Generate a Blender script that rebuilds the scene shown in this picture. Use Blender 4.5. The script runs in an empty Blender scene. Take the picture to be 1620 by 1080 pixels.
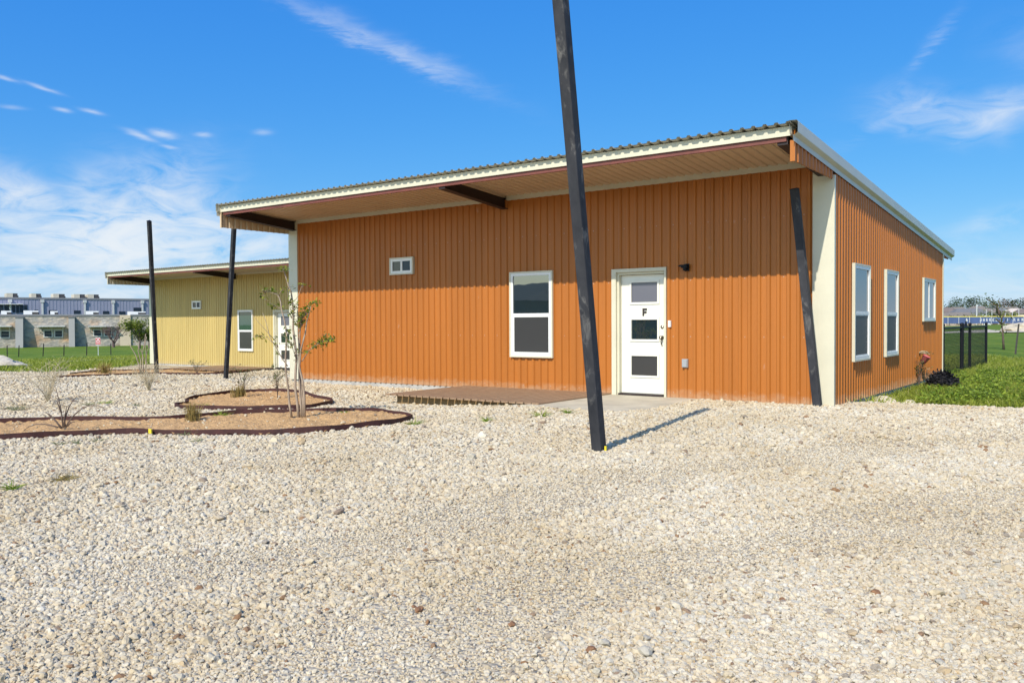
import bpy, bmesh, math, random
import numpy as np
from mathutils import Vector, Matrix, Quaternion

random.seed(7)
RNG = np.random.default_rng(11)
SC = bpy.context.scene
COL = SC.collection
R = math.radians

# ------------------------------------------------------------------ camera
CX, CY, CZ = 3.5929, -12.8698, 1.273
YAW, PITCH, ROLL, FPX = 0.6333, -0.0228, -0.0055, 1341.62     # focal length in pixels of a 1620 wide frame
FW = Vector((-math.sin(YAW)*math.cos(PITCH), math.cos(YAW)*math.cos(PITCH), math.sin(PITCH)))
RT0 = Vector((math.cos(YAW), math.sin(YAW), 0))
UP0 = RT0.cross(FW)
RT = RT0*math.cos(ROLL) + UP0*math.sin(ROLL)
UP = -RT0*math.sin(ROLL) + UP0*math.cos(ROLL)
cam = bpy.data.cameras.new("camera")
cam.sensor_width = 36.0
cam.lens = FPX*36.0/1620.0
cam.clip_start = 0.05
cam.clip_end = 4000
cam_o = bpy.data.objects.new("camera", cam)
COL.objects.link(cam_o)
cam_o.matrix_world = Matrix(((RT.x, UP.x, -FW.x, CX), (RT.y, UP.y, -FW.y, CY), (RT.z, UP.z, -FW.z, CZ), (0, 0, 0, 1)))
SC.camera = cam_o

# ------------------------------------------------------------------ light, sky, exposure
SUN_TO = Vector((-0.16, 1.0, -0.896)).normalized()            # the way the sunlight travels
SUN_EL = math.asin(-SUN_TO.z)
SUN_AZ = math.atan2(-SUN_TO.x, -SUN_TO.y)
SC.view_settings.view_transform = 'Standard'
SC.view_settings.look = 'None'
SC.view_settings.exposure = 0.15
SC.view_settings.gamma = 1.0
sun = bpy.data.lights.new("sun", 'SUN')
sun.energy = 4.6
sun.angle = R(0.5)
sun.color = (1.0, 0.94, 0.85)
sun_o = bpy.data.objects.new("sun", sun)
COL.objects.link(sun_o)
sun_o.location = (5, -30, 30)
sun_o.rotation_euler = SUN_TO.to_track_quat('-Z', 'Y').to_euler()

world = bpy.data.worlds.new("World")
SC.world = world
world.use_nodes = True
SKY_STRENGTH = 0.13


def build_world():
    nt = world.node_tree
    N = nt.nodes
    L = nt.links
    N.clear()
    out = N.new('ShaderNodeOutputWorld')
    bg = N.new('ShaderNodeBackground')
    bg.inputs['Strength'].default_value = SKY_STRENGTH
    L.new(bg.outputs[0], out.inputs['Surface'])
    sky = N.new('ShaderNodeTexSky')
    sky.sky_type = 'NISHITA'
    sky.sun_disc = False
    sky.sun_elevation = SUN_EL
    sky.sun_rotation = SUN_AZ
    sky.air_density = 1.0
    sky.dust_density = 0.35
    sky.ozone_density = 2.2
    hs = N.new('ShaderNodeHueSaturation')
    hs.inputs['Saturation'].default_value = 1.3
    hs.inputs['Value'].default_value = 1.2
    L.new(sky.outputs[0], hs.inputs['Color'])

    def m(op, a, b=None, c=None, clamp=False):
        n = N.new('ShaderNodeMath')
        n.operation = op
        n.use_clamp = clamp
        for i, v in enumerate((a, b, c)):
            if v is None:
                continue
            if isinstance(v, (int, float)):
                n.inputs[i].default_value = v
            else:
                L.new(v, n.inputs[i])
        return n.outputs[0]
    # deepen the clear air: per channel response of the sky colour
    scol = N.new('ShaderNodeSeparateColor')
    L.new(hs.outputs[0], scol.inputs[0])
    ccol = N.new('ShaderNodeCombineColor')
    for i, (kk, pp) in enumerate(((0.279, 0.83), (0.505, 0.585), (0.82, 0.25))):
        x_ = m('MULTIPLY', scol.outputs[i], SKY_STRENGTH)
        L.new(m('MULTIPLY', m('POWER', x_, pp), kk/SKY_STRENGTH), ccol.inputs[i])
    tc = N.new('ShaderNodeTexCoord')
    sep = N.new('ShaderNodeSeparateXYZ')
    L.new(tc.outputs['Generated'], sep.inputs[0])
    az = m('MULTIPLY', m('ARCTAN2', sep.outputs[0], sep.outputs[1]), 57.29578)
    el = m('MULTIPLY', m('ARCSINE', sep.outputs[2]), 57.29578)
    # wispy fibres: noise in the sky's own angles, stretched along the wind
    comb = N.new('ShaderNodeCombineXYZ')
    L.new(az, comb.inputs[0])
    L.new(el, comb.inputs[1])

    def noise(scale, detail, rough, rot, sx, sy, dist=0.0, off=0.0):
        mp = N.new('ShaderNodeMapping')
        mp.inputs['Rotation'].default_value = (0, 0, R(rot))
        mp.inputs['Scale'].default_value = (sx, sy, 1)
        mp.inputs['Location'].default_value = (off, off*0.7, 0)
        L.new(comb.outputs[0], mp.inputs[0])
        nz = N.new('ShaderNodeTexNoise')
        nz.inputs['Scale'].default_value = scale
        nz.inputs['Detail'].default_value = detail
        nz.inputs['Roughness'].default_value = rough
        nz.inputs['Distortion'].default_value = dist
        L.new(mp.outputs[0], nz.inputs['Vector'])
        return nz.outputs[0]
    warp1 = noise(0.14, 3, 0.5, 0, 1, 1, 0, 3.1)
    warp2 = noise(0.14, 3, 0.5, 0, 1, 1, 0, 17.7)
    azw = m('ADD', az, m('MULTIPLY', m('SUBTRACT', warp1, 0.5), 9.0))
    elw = m('ADD', el, m('MULTIPLY', m('SUBTRACT', warp2, 0.5), 4.5))
    soft = noise(0.5, 8, 0.62, 14, 0.55, 1.5, 0.9, 5.0)
    fine = noise(1.5, 6, 0.65, -24, 0.4, 2.0, 0.5, 9.0)
    # (azimuth, elevation, half length, half width, tilt of the long axis, density, use warp, fibre noise)
    blobs = [(-45.8, 18.1, 6.4, 0.42, -21, 0.22, 0, None), (-44.6, 17.7, 6.0, 0.62, -21, 0.30, 0, fine), (-41.9, 16.95, 2.6, 0.50, -17, 0.20, 0, None),
             (-66, 5.7, 7.0, 2.1, -8, 1.25, 1, soft), (-59.8, 6.6, 4.2, 2.2, 24, 1.8, 1, soft), (-57.5, 4.9, 6, 1.5, 4, 1.5, 1, soft), (-63, 3.9, 7, 1.2, 0, 1.2, 1, soft),
             (-66.5, 7.6, 4, 0.9, -14, 1.1, 1, soft), (-52, 4.6, 5, 1.0, 0, 0.9, 1, soft),
             (-64, 2.2, 9, 1.0, 0, 0.9, 1, soft), (-54, 1.6, 12, 0.9, 0, 0.6, 1, soft),
             (-59.8, 11.45, 0.75, 0.15, -16, 0.75, 0, None), (-58.5, 11.65, 0.62, 0.18, -8, 0.85, 0, None), (-58.2, 10.9, 0.45, 0.10, -5, 0.5, 0, None),
             (-56.1, 11.75, 0.42, 0.13, 3, 0.5, 0, None), (-62.4, 12.6, 0.5, 0.11, -8, 0.65, 0, None), (-64.0, 12.55, 0.38, 0.10, -6, 0.6, 0, None),
             (-64.9, 13.65, 0.75, 0.10, -14, 0.6, 0, None), (-66.9, 13.95, 0.6, 0.10, -10, 0.55, 0, None), (-66.6, 12.4, 0.6, 0.10, 0, 0.28, 0, None), (-52.5, 12.15, 0.5, 0.15, 4, 0.35, 0, None),
             (-8.8, 12.3, 4.2, 0.95, -4, 0.75, 1, soft), (-5.2, 12.4, 4.0, 0.8, 6, 0.55, 1, soft), (-12.8, 11.5, 2.2, 0.5, 15, 0.35, 1, soft),
             (-10.0, 16.2, 1.8, 0.36, 50, 0.26, 0, fine), (-4.6, 15.5, 2.0, 1.6, 20, 0.25, 1, soft),
             (-6, 5.8, 3.5, 0.6, 6, 0.45, 1, soft), (-7, 2.2, 6, 1.7, 0, 0.65, 1, soft), (-10, 3.8, 4, 0.5, -5, 0.3, 1, soft)]
    # a few more over the rest of the sky, seen in window reflections and from elsewhere
    blobs += [(130, 18, 20, 2.5, 12, 0.6, 1, soft), (-150, 12, 16, 2.0, -8, 0.6, 1, soft), (60, 14, 18, 2.2, 5, 0.5, 1, soft)]
    total = None
    for (a0, e0, ha, hb, tilt, dens, wp, nz) in blobs:
        dx = m('SUBTRACT', azw if wp else az, a0)
        dy = m('SUBTRACT', elw if wp else el, e0)
        if not wp:      # small puffs get ragged edges from the fine noise
            dy = m('ADD', dy, m('MULTIPLY', m('SUBTRACT', fine, 0.5), hb*2.2))
            dx = m('ADD', dx, m('MULTIPLY', m('SUBTRACT', soft, 0.5), ha*0.9))
        c, s = math.cos(R(tilt)), math.sin(R(tilt))
        u = m('DIVIDE', m('ADD', m('MULTIPLY', dx, c), m('MULTIPLY', dy, s)), ha)
        v = m('DIVIDE', m('SUBTRACT', m('MULTIPLY', dy, c), m('MULTIPLY', dx, s)), hb)
        q = m('ADD', m('MULTIPLY', u, u), m('MULTIPLY', v, v))
        g = m('POWER', 2.71828, m('MULTIPLY', q, -1.0))
        g = m('MULTIPLY', g, dens)
        if nz is not None:
            mr = N.new('ShaderNodeMapRange')
            mr.inputs['From Min'].default_value = 0.34
            mr.inputs['From Max'].default_value = 0.70
            L.new(nz, mr.inputs['Value'])
            g = m('MULTIPLY', g, mr.outputs[0])
        total = g if total is None else m('ADD', total, g)
    amt = m('MULTIPLY', m('SUBTRACT', 1.0, m('POWER', 2.71828, m('MULTIPLY', total, -1.0))), 0.88)
    mix = N.new('ShaderNodeMix')
    mix.data_type = 'RGBA'
    L.new(amt, mix.inputs['Factor'])
    hz_ = N.new('ShaderNodeMix')
    hz_.data_type = 'RGBA'
    L.new(m('MULTIPLY', m('POWER', 2.71828, m('DIVIDE', m('ABSOLUTE', el), -2.3)), 0.80), hz_.inputs['Factor'])
    side = N.new('ShaderNodeMix')            # the half of the sky round the sun keeps its full glare
    side.data_type = 'RGBA'
    gl = N.new('ShaderNodeMapRange')
    gl.inputs['From Min'].default_value = -0.10
    gl.inputs['From Max'].default_value = -0.65
    L.new(sep.outputs[1], gl.inputs['Value'])
    L.new(gl.outputs[0], side.inputs['Factor'])
    L.new(ccol.outputs[0], side.inputs['A'])
    glare = N.new('ShaderNodeVectorMath')
    glare.operation = 'MULTIPLY'
    glare.inputs[1].default_value = (1.62, 1.50, 1.33)
    L.new(hs.outputs[0], glare.inputs[0])
    L.new(glare.outputs[0], side.inputs['B'])
    L.new(side.outputs['Result'], hz_.inputs['A'])
    hz_.inputs['B'].default_value = (0.65/SKY_STRENGTH, 0.77/SKY_STRENGTH, 0.86/SKY_STRENGTH, 1)
    L.new(hz_.outputs['Result'], mix.inputs['A'])
    cw = 0.85/SKY_STRENGTH
    mix.inputs['B'].default_value = (cw*0.95, cw*0.98, cw*1.0, 1)
    L.new(mix.outputs['Result'], bg.inputs['Color'])


build_world()


# ------------------------------------------------------------------ helpers
def px(u, depth, y=None):
    """world point seen at picture column u (1620 wide) at a distance along the view axis; y gives its height"""
    d = FW.copy()
    t = depth
    p = Vector((CX, CY, CZ)) + (FW + RT*((u-810)/FPX))*t
    if y is not None:
        p = Vector((CX, CY, CZ)) + (FW + RT*((u-810)/FPX) - UP*((y-540)/FPX))*t
    return p


def sst(a, b, x):
    t = np.clip((np.asarray(x, float)-a)/(b-a), 0, 1)
    return t*t*(3-2*t)


def height(x, y):
    x = np.asarray(x, float)
    y = np.asarray(y, float)
    h = -0.1*sst(3, 7, -x) - 0.37*sst(12, 19, -x) - 0.05*sst(-8.6, -7.2, x)*sst(3.6, 5.6, -x)*sst(-3.6, -2.4, y)
    far = np.interp(-x, [31, 45, 76, 130, 400, 3000], [0, -0.46, -1.18, -1.78, -1.9, -1.9])
    h = h + far
    h = h - 0.12*sst(0.6, 2.6, y)*sst(-1.0, 0.4, x)
    h = h + 0.012*np.sin(x*0.9+0.4*y)*np.sin(y*0.8-0.2*x)*sst(-3, -5, y)
    return h


def hz(x, y):
    return float(height(x, y))


class MB:
    def __init__(self):
        self.v = []
        self.f = []

    def add(self, vs, fs):
        o = len(self.v)
        self.v += [tuple(p) for p in vs]
        self.f += [tuple(i+o for i in f) for f in fs]
        return self

    def box(self, x0, x1, y0, y1, z0, z1, T=None):
        vs = [(x, y, z) for x in (x0, x1) for y in (y0, y1) for z in (z0, z1)]
        if T:
            vs = [T(*p) for p in vs]
        return self.add(vs, [(0, 1, 3, 2), (4, 6, 7, 5), (0, 4, 5, 1), (2, 3, 7, 6), (0, 2, 6, 4), (1, 5, 7, 3)])

    def frame(self, u0, u1, z0, z1, w, n0, n1, T):
        """four mitred bars round an opening"""
        o = [(u0, z0), (u1, z0), (u1, z1), (u0, z1)]
        i = [(u0+w, z0+w), (u1-w, z0+w), (u1-w, z1-w), (u0+w, z1-w)]
        vs = [T(a, n, b) for n in (n0, n1) for ring in (o, i) for (a, b) in ring]
        fs = []
        for k in range(4):
            j = (k+1) % 4
            fs += [(k, j, 4+j, 4+k), (8+k, 12+k, 12+j, 8+j), (k, 8+k, 8+j, j), (4+k, 4+j, 12+j, 12+k)]
        return self.add(vs, fs)

    def tube(self, pts, rad, n=6, cap=True):
        pts = [Vector(p) for p in pts]
        if isinstance(rad, (int, float)):
            rad = [rad]*len(pts)
        vs = []
        ref = Vector((0.31, 0.17, 0.93))
        for i, p in enumerate(pts):
            t = (pts[min(i+1, len(pts)-1)]-pts[max(i-1, 0)]).normalized()
            a = t.cross(ref)
            if a.length < 1e-3:
                a = t.cross(Vector((1, 0, 0)))
            a.normalize()
            b = t.cross(a)
            for k in range(n):
                an = 2*math.pi*k/n
                vs.append(p + a*(math.cos(an)*rad[i]) + b*(math.sin(an)*rad[i]))
        fs = []
        for i in range(len(pts)-1):
            for k in range(n):
                j = (k+1) % n
                fs.append((i*n+k, i*n+j, (i+1)*n+j, (i+1)*n+k))
        if cap:
            fs.append(tuple(range(n-1, -1, -1)))
            fs.append(tuple((len(pts)-1)*n+k for k in range(n)))
        return self.add(vs, fs)

    def lathe(self, prof, n=20, M=None, cap=True):
        vs = []
        for r, z in prof:
            for k in range(n):
                a = 2*math.pi*k/n
                p = Vector((r*math.cos(a), r*math.sin(a), z))
                vs.append(M @ p if M else p)
        fs = []
        for i in range(len(prof)-1):
            for k in range(n):
                j = (k+1) % n
                fs.append((i*n+k, i*n+j, (i+1)*n+j, (i+1)*n+k))
        if cap:
            fs.append(tuple(range(n-1, -1, -1)))
            fs.append(tuple((len(prof)-1)*n+k for k in range(n)))
        return self.add(vs, fs)

    def prism(self, outline, depth_vec, T=None):
        n = len(outline)
        a = [Vector(p) for p in outline]
        b = [p+Vector(depth_vec) for p in a]
        vs = a+b
        fs = [tuple(range(n)), tuple(range(2*n-1, n-1, -1))] + [(k, (k+1) % n, n+(k+1) % n, n+k) for k in range(n)]
        if T:
            vs = [T(*p) for p in vs]
        return self.add(vs, fs)

    def build(self, name, mat, parent=None, smooth=False, bevel=0.0, fixn=True):
        me = bpy.data.meshes.new(name)
        me.from_pydata(self.v, [], self.f)
        if fixn:
            bm = bmesh.new()
            bm.from_mesh(me)
            if bevel:
                bmesh.ops.bevel(bm, geom=bm.edges[:], offset=bevel, segments=2, affect='EDGES', profile=0.5)
            bmesh.ops.recalc_face_normals(bm, faces=bm.faces[:])
            bm.to_mesh(me)
            bm.free()
        if smooth:
            me.polygons.foreach_set('use_smooth', [True]*len(me.polygons))
        me.materials.append(mat)
        o = bpy.data.objects.new(name, me)
        COL.objects.link(o)
        if parent:
            o.parent = parent
        return o


def np_obj(name, verts, faces, mat, parent=None, smooth=False):
    me = bpy.data.meshes.new(name)
    verts = np.asarray(verts, np.float32)
    faces = np.asarray(faces, np.int32)
    k = faces.shape[1]
    me.vertices.add(len(verts))
    me.vertices.foreach_set('co', verts.ravel())
    me.loops.add(faces.size)
    me.loops.foreach_set('vertex_index', faces.ravel())
    me.polygons.add(len(faces))
    me.polygons.foreach_set('loop_start', np.arange(0, faces.size, k, dtype=np.int32))
    me.polygons.foreach_set('loop_total', np.full(len(faces), k, np.int32))
    if smooth:
        me.polygons.foreach_set('use_smooth', np.ones(len(faces), bool))
    me.update(calc_edges=True)
    me.materials.append(mat)
    o = bpy.data.objects.new(name, me)
    COL.objects.link(o)
    if parent:
        o.parent = parent
    return o


def tag(o, label=None, cat=None, group=None, kind=None):
    if label:
        o['label'] = label
    if cat:
        o['category'] = cat
    if group:
        o['group'] = group
    if kind:
        o['kind'] = kind
    return o


def thing(name, label, cat, loc=(0, 0, 0), rotz=0.0, group=None):
    o = bpy.data.objects.new(name, None)
    o.empty_display_size = 0.2
    COL.objects.link(o)
    o.location = loc
    o.rotation_euler = (0, 0, rotz)
    return tag(o, label, cat, group)


# ------------------------------------------------------------------ materials
def hexlin(r, g, b):
    f = lambda c: ((c/255+0.055)/1.055)**2.4 if c > 10 else c/255/12.92
    return (f(r), f(g), f(b))


def mat(name, col, rough=0.5, metal=0.0, spec=0.5, var=0.0, vscale=3.0, col2=None, stretch=(1, 1, 1), bump=0.0, bscale=40.0, rvar=0.0, detail=5):
    m = bpy.data.materials.new(name)
    m.use_nodes = True
    nt = m.node_tree
    N, L = nt.nodes, nt.links
    b = N['Principled BSDF']
    b.inputs['Base Color'].default_value = (*col, 1)
    b.inputs['Roughness'].default_value = rough
    b.inputs['Metallic'].default_value = metal
    b.inputs['Specular IOR Level'].default_value = spec
    tc = N.new('ShaderNodeTexCoord')
    mp = N.new('ShaderNodeMapping')
    mp.inputs['Scale'].default_value = stretch
    L.new(tc.outputs['Object'], mp.inputs[0])
    if var or col2:
        nz = N.new('ShaderNodeTexNoise')
        nz.inputs['Scale'].default_value = vscale
        nz.inputs['Detail'].default_value = detail
        nz.inputs['Roughness'].default_value = 0.6
        L.new(mp.outputs[0], nz.inputs['Vector'])
        cr = N.new('ShaderNodeValToRGB')
        c2 = col2 if col2 else tuple(max(0, c*(1-var)) for c in col)
        c1 = col if col2 else tuple(min(1, c*(1+var)) for c in col)
        cr.color_ramp.elements[0].color = (*c2, 1)
        cr.color_ramp.elements[1].color = (*c1, 1)
        cr.color_ramp.elements[0].position = 0.32
        cr.color_ramp.elements[1].position = 0.68
        L.new(nz.outputs[0], cr.inputs[0])
        L.new(cr.outputs[0], b.inputs['Base Color'])
        if rvar:
            mr = N.new('ShaderNodeMapRange')
            mr.inputs['To Min'].default_value = rough-rvar
            mr.inputs['To Max'].default_value = rough+rvar
            L.new(nz.outputs[0], mr.inputs['Value'])
            L.new(mr.outputs[0], b.inputs['Roughness'])
    if bump:
        n2 = N.new('ShaderNodeTexNoise')
        n2.inputs['Scale'].default_value = bscale
        n2.inputs['Detail'].default_value = 4
        L.new(mp.outputs[0], n2.inputs['Vector'])
        bp = N.new('ShaderNodeBump')
        bp.inputs['Strength'].default_value = bump
        bp.inputs['Distance'].default_value = 0.02
        L.new(n2.outputs[0], bp.inputs['Height'])
        L.new(bp.outputs[0], b.inputs['Normal'])
    return m


def siding(name, col):
    """painted sheet metal: faint vertical weathering, screw specks, pale scuffs low down, gentle oil-canning"""
    m = mat(name, col, rough=0.42, spec=0.35)
    nt = m.node_tree
    N, L = nt.nodes, nt.links
    b = N['Principled BSDF']
    tc = N.new('ShaderNodeTexCoord')

    def noise(scale, st, det=4):
        mp = N.new('ShaderNodeMapping')
        mp.inputs['Scale'].default_value = st
        L.new(tc.outputs['Object'], mp.inputs[0])
        nz = N.new('ShaderNodeTexNoise')
        nz.inputs['Scale'].default_value = scale
        nz.inputs['Detail'].default_value = det
        L.new(mp.outputs[0], nz.inputs['Vector'])
        return nz.outputs[0]
    streak = noise(1.6, (2.2, 2.2, 0.18), 5)
    ramp = N.new('ShaderNodeValToRGB')
    ramp.color_ramp.elements[0].position = 0.3
    ramp.color_ramp.elements[1].position = 0.7
    ramp.color_ramp.elements[0].color = (*[c*0.90 for c in col], 1)
    ramp.color_ramp.elements[1].color = (*[min(1, c*1.08) for c in col], 1)
    L.new(streak, ramp.inputs[0])
    scuff = noise(5.5, (1, 1, 0.55), 8)
    sc = N.new('ShaderNodeMapRange')
    sc.inputs['From Min'].default_value = 0.70
    sc.inputs['From Max'].default_value = 0.80
    sc.inputs['To Max'].default_value = 0.45
    L.new(scuff, sc.inputs['Value'])
    mix = N.new('ShaderNodeMix')
    mix.data_type = 'RGBA'
    L.new(sc.outputs[0], mix.inputs['Factor'])
    L.new(ramp.outputs[0], mix.inputs['A'])
    mix.inputs['B'].default_value = (*[c*0.55+0.32 for c in col], 1)
    L.new(mix.outputs['Result'], b.inputs['Base Color'])
    # screw rows, sheet laps and splashed dust near the ground
    sp = N.new('ShaderNodeSeparateXYZ')
    L.new(tc.outputs['Object'], sp.inputs[0])

    def mm(op, a, b_=None):
        n = N.new('ShaderNodeMath')
        n.operation = op
        for i, v in enumerate((a, b_)):
            if v is None:
                continue
            if isinstance(v, (int, float)):
                n.inputs[i].default_value = v
            else:
                L.new(v, n.inputs[i])
        return n.outputs[0]
    uu = mm('ADD', mm('ADD', sp.outputs[0], sp.outputs[1]), 30.48)
    du = mm('ABSOLUTE', mm('SUBTRACT', mm('FRACT', mm('DIVIDE', mm('SUBTRACT', uu, 0.042), 0.3048)), 0.5))
    dz = mm('ABSOLUTE', mm('SUBTRACT', mm('FRACT', mm('DIVIDE', mm('ADD', sp.outputs[2], 0.36), 0.92)), 0.5))
    du = mm('MULTIPLY', du, 0.3048)
    dz = mm('MULTIPLY', dz, 0.92)
    rr = mm('SQRT', mm('ADD', mm('MULTIPLY', du, du), mm('MULTIPLY', dz, dz)))
    head = mm('LESS_THAN', rr, 0.0085)
    lap = mm('LESS_THAN', mm('ABSOLUTE', mm('SUBTRACT', mm('FRACT', mm('DIVIDE', uu, 0.9144)), 0.52)), 0.0035)
    lowz = mm('SUBTRACT', 1.0, mm('DIVIDE', sp.outputs[2], 0.34))
    dust_n = noise(7.0, (1, 1, 1.6), 7)
    du_m = N.new('ShaderNodeMapRange')
    du_m.inputs['From Min'].default_value = 0.45
    du_m.inputs['From Max'].default_value = 0.85
    du_m.inputs['To Max'].default_value = 0.38
    L.new(mm('MULTIPLY', mm('MAXIMUM', lowz, 0.0), mm('ADD', dust_n, 0.35)), du_m.inputs['Value'])

    def mixin(fac, colr):
        mx_ = N.new('ShaderNodeMix')
        mx_.data_type = 'RGBA'
        L.new(fac, mx_.inputs['Factor'])
        L.new(b.inputs['Base Color'].links[0].from_socket, mx_.inputs['A'])
        mx_.inputs['B'].default_value = (*colr, 1)
        L.new(mx_.outputs['Result'], b.inputs['Base Color'])
    mixin(du_m.outputs[0], (0.50, 0.40, 0.27))
    mixin(mm('MULTIPLY', lap, 0.55), [c*0.45 for c in col])
    mixin(mm('MULTIPLY', head, 0.75), [c*0.5+0.25 for c in col])
    oil = noise(1.1, (2.0, 2.0, 0.5), 2)
    bp = N.new('ShaderNodeBump')
    bp.inputs['Strength'].default_value = 0.22
    bp.inputs['Distance'].default_value = 0.02
    L.new(oil, bp.inputs['Height'])
    L.new(bp.outputs[0], b.inputs['Normal'])
    return m


def leafmat(name, c1, c2, c3=None, trans=0.35):
    m = bpy.data.materials.new(name)
    m.use_nodes = True
    nt = m.node_tree
    N, L = nt.nodes, nt.links
    b = N['Principled BSDF']
    b.inputs['Roughness'].default_value = 0.55
    b.inputs['Specular IOR Level'].default_value = 0.25
    g = N.new('ShaderNodeNewGeometry')
    cr = N.new('ShaderNodeValToRGB')
    cr.color_ramp.elements[0].color = (*c1, 1)
    cr.color_ramp.elements[1].color = (*c2, 1)
    if c3:
        e = cr.color_ramp.elements.new(0.88)
        e.color = (*c2, 1)
        cr.color_ramp.elements[-1].color = (*c3, 1)
    L.new(g.outputs['Random Per Island'], cr.inputs[0])
    L.new(cr.outputs[0], b.inputs['Base Color'])
    t = N.new('ShaderNodeBsdfTranslucent')
    L.new(cr.outputs[0], t.inputs[0])
    mx = N.new('ShaderNodeMixShader')
    mx.inputs[0].default_value = trans
    L.new(b.outputs[0], mx.inputs[1])
    L.new(t.outputs[0], mx.inputs[2])
    L.new(mx.outputs[0], N['Material Output'].inputs['Surface'])
    return m


M = {}
M['orange'] = siding('orange_siding', (0.39, 0.130, 0.021))
M['yellow'] = siding('yellow_siding', (0.485, 0.37, 0.135))
M['olive'] = siding('olive_siding', (0.10, 0.12, 0.09))
M['cream'] = mat('cream_trim', (0.585, 0.55, 0.41), rough=0.4, var=0.05, vscale=2.0, rvar=0.08)
M['rake'] = mat('shade_greyed_cream_trim', (0.50, 0.50, 0.43), rough=0.4, var=0.05, vscale=2.0)  # cream trim greyed: the shade of grazing sun is put into its colour
M['white'] = mat('white_vinyl', (0.74, 0.74, 0.70), rough=0.35, var=0.03, vscale=6)
M['doorpaint'] = mat('door_paint', (0.72, 0.70, 0.60), rough=0.38, var=0.03, vscale=4)
M['soffit'] = mat('soffit_metal', (0.55, 0.41, 0.25), rough=0.45, var=0.06, vscale=2)
M['roofmetal'] = mat('roof_metal', (0.50, 0.49, 0.40), rough=0.45, metal=0.15, var=0.08, vscale=2)
M['redsteel'] = mat('primed_steel', (0.16, 0.045, 0.03), rough=0.55, var=0.2, vscale=4)
M['darksteel'] = mat('dark_primed_steel', (0.020, 0.009, 0.007), rough=0.6, var=0.2, vscale=4)
M['concrete'] = mat('concrete', (0.48, 0.435, 0.325), rough=0.85, var=0.16, vscale=2.2, bump=0.25, bscale=60)
M['slab'] = mat('slab_concrete', (0.40, 0.38, 0.34), rough=0.9, var=0.25, vscale=5, bump=0.4, bscale=40)
M['black'] = mat('black_paint', (0.009, 0.009, 0.010), rough=0.55, spec=0.2, var=0.2, vscale=20)
M['iron'] = mat('dark_iron_letter', (0.03, 0.022, 0.018), rough=0.6)
M['nickel'] = mat('aged_nickel', (0.25, 0.22, 0.18), rough=0.3, metal=1.0)
M['outlet'] = mat('outlet_cover', (0.38, 0.39, 0.39), rough=0.4, metal=0.3)
M['rust'] = mat('rusted_edging', (0.052, 0.015, 0.012), rough=0.75, var=0.35, vscale=5, bump=0.2, bscale=60)
M['soil'] = mat('tan_soil', (0.50, 0.30, 0.125), rough=0.95, var=0.30, vscale=14, bump=1.0, bscale=38, detail=10)
M['deck'] = mat('deck_wood', (0.36, 0.235, 0.135), rough=0.7, col2=(0.23, 0.14, 0.08), vscale=5, stretch=(6, 0.5, 6), bump=0.3, bscale=18)
M['rim'] = mat('deck_rim_wood', (0.24, 0.15, 0.06), rough=0.7, var=0.25, vscale=5)
M['yellowtag'] = mat('yellow_tag', (0.70, 0.56, 0.03), rough=0.5)
M['bark'] = mat('pale_bark', (0.42, 0.33, 0.24), rough=0.8, col2=(0.22, 0.16, 0.11), vscale=9, stretch=(3, 3, 0.6))
M['darkbark'] = mat('dark_bark', (0.085, 0.06, 0.05), rough=0.85, var=0.3, vscale=10)
M['dry'] = mat('dry_stalks', (0.50, 0.42, 0.27), rough=0.85, var=0.25, vscale=8)
M['drystem'] = mat('dead_stem', (0.115, 0.08, 0.06), rough=0.85, var=0.3, vscale=12)
M['limestone'] = mat('limestone_rock', (0.60, 0.52, 0.38), rough=0.9, var=0.2, vscale=6, bump=0.5, bscale=12)
M['leaf'] = leafmat('young_leaves', (0.07, 0.12, 0.012), (0.33, 0.37, 0.035), (0.16, 0.06, 0.025))
M['leaf2'] = leafmat('olive_leaves', (0.05, 0.085, 0.018), (0.16, 0.19, 0.05))
M['straw'] = leafmat('tan_grass_blades', (0.22, 0.15, 0.04), (0.42, 0.33, 0.12), (0.14, 0.15, 0.04))
M['grassblade'] = leafmat('grass_blades', (0.16, 0.20, 0.018), (0.37, 0.41, 0.05), (0.56, 0.50, 0.20))
M['weedleaf'] = leafmat('weed_leaves', (0.11, 0.19, 0.016), (0.34, 0.43, 0.055))
M['greysprig'] = leafmat('grey_green_sprigs', (0.13, 0.16, 0.07), (0.29, 0.31, 0.15), (0.42, 0.34, 0.18))
M['blackleaf'] = mat('black_netting', (0.008, 0.007, 0.009), rough=0.8)
M['pot'] = mat('pink_pot', (0.60, 0.13, 0.14), rough=0.45, var=0.15, vscale=12)


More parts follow.
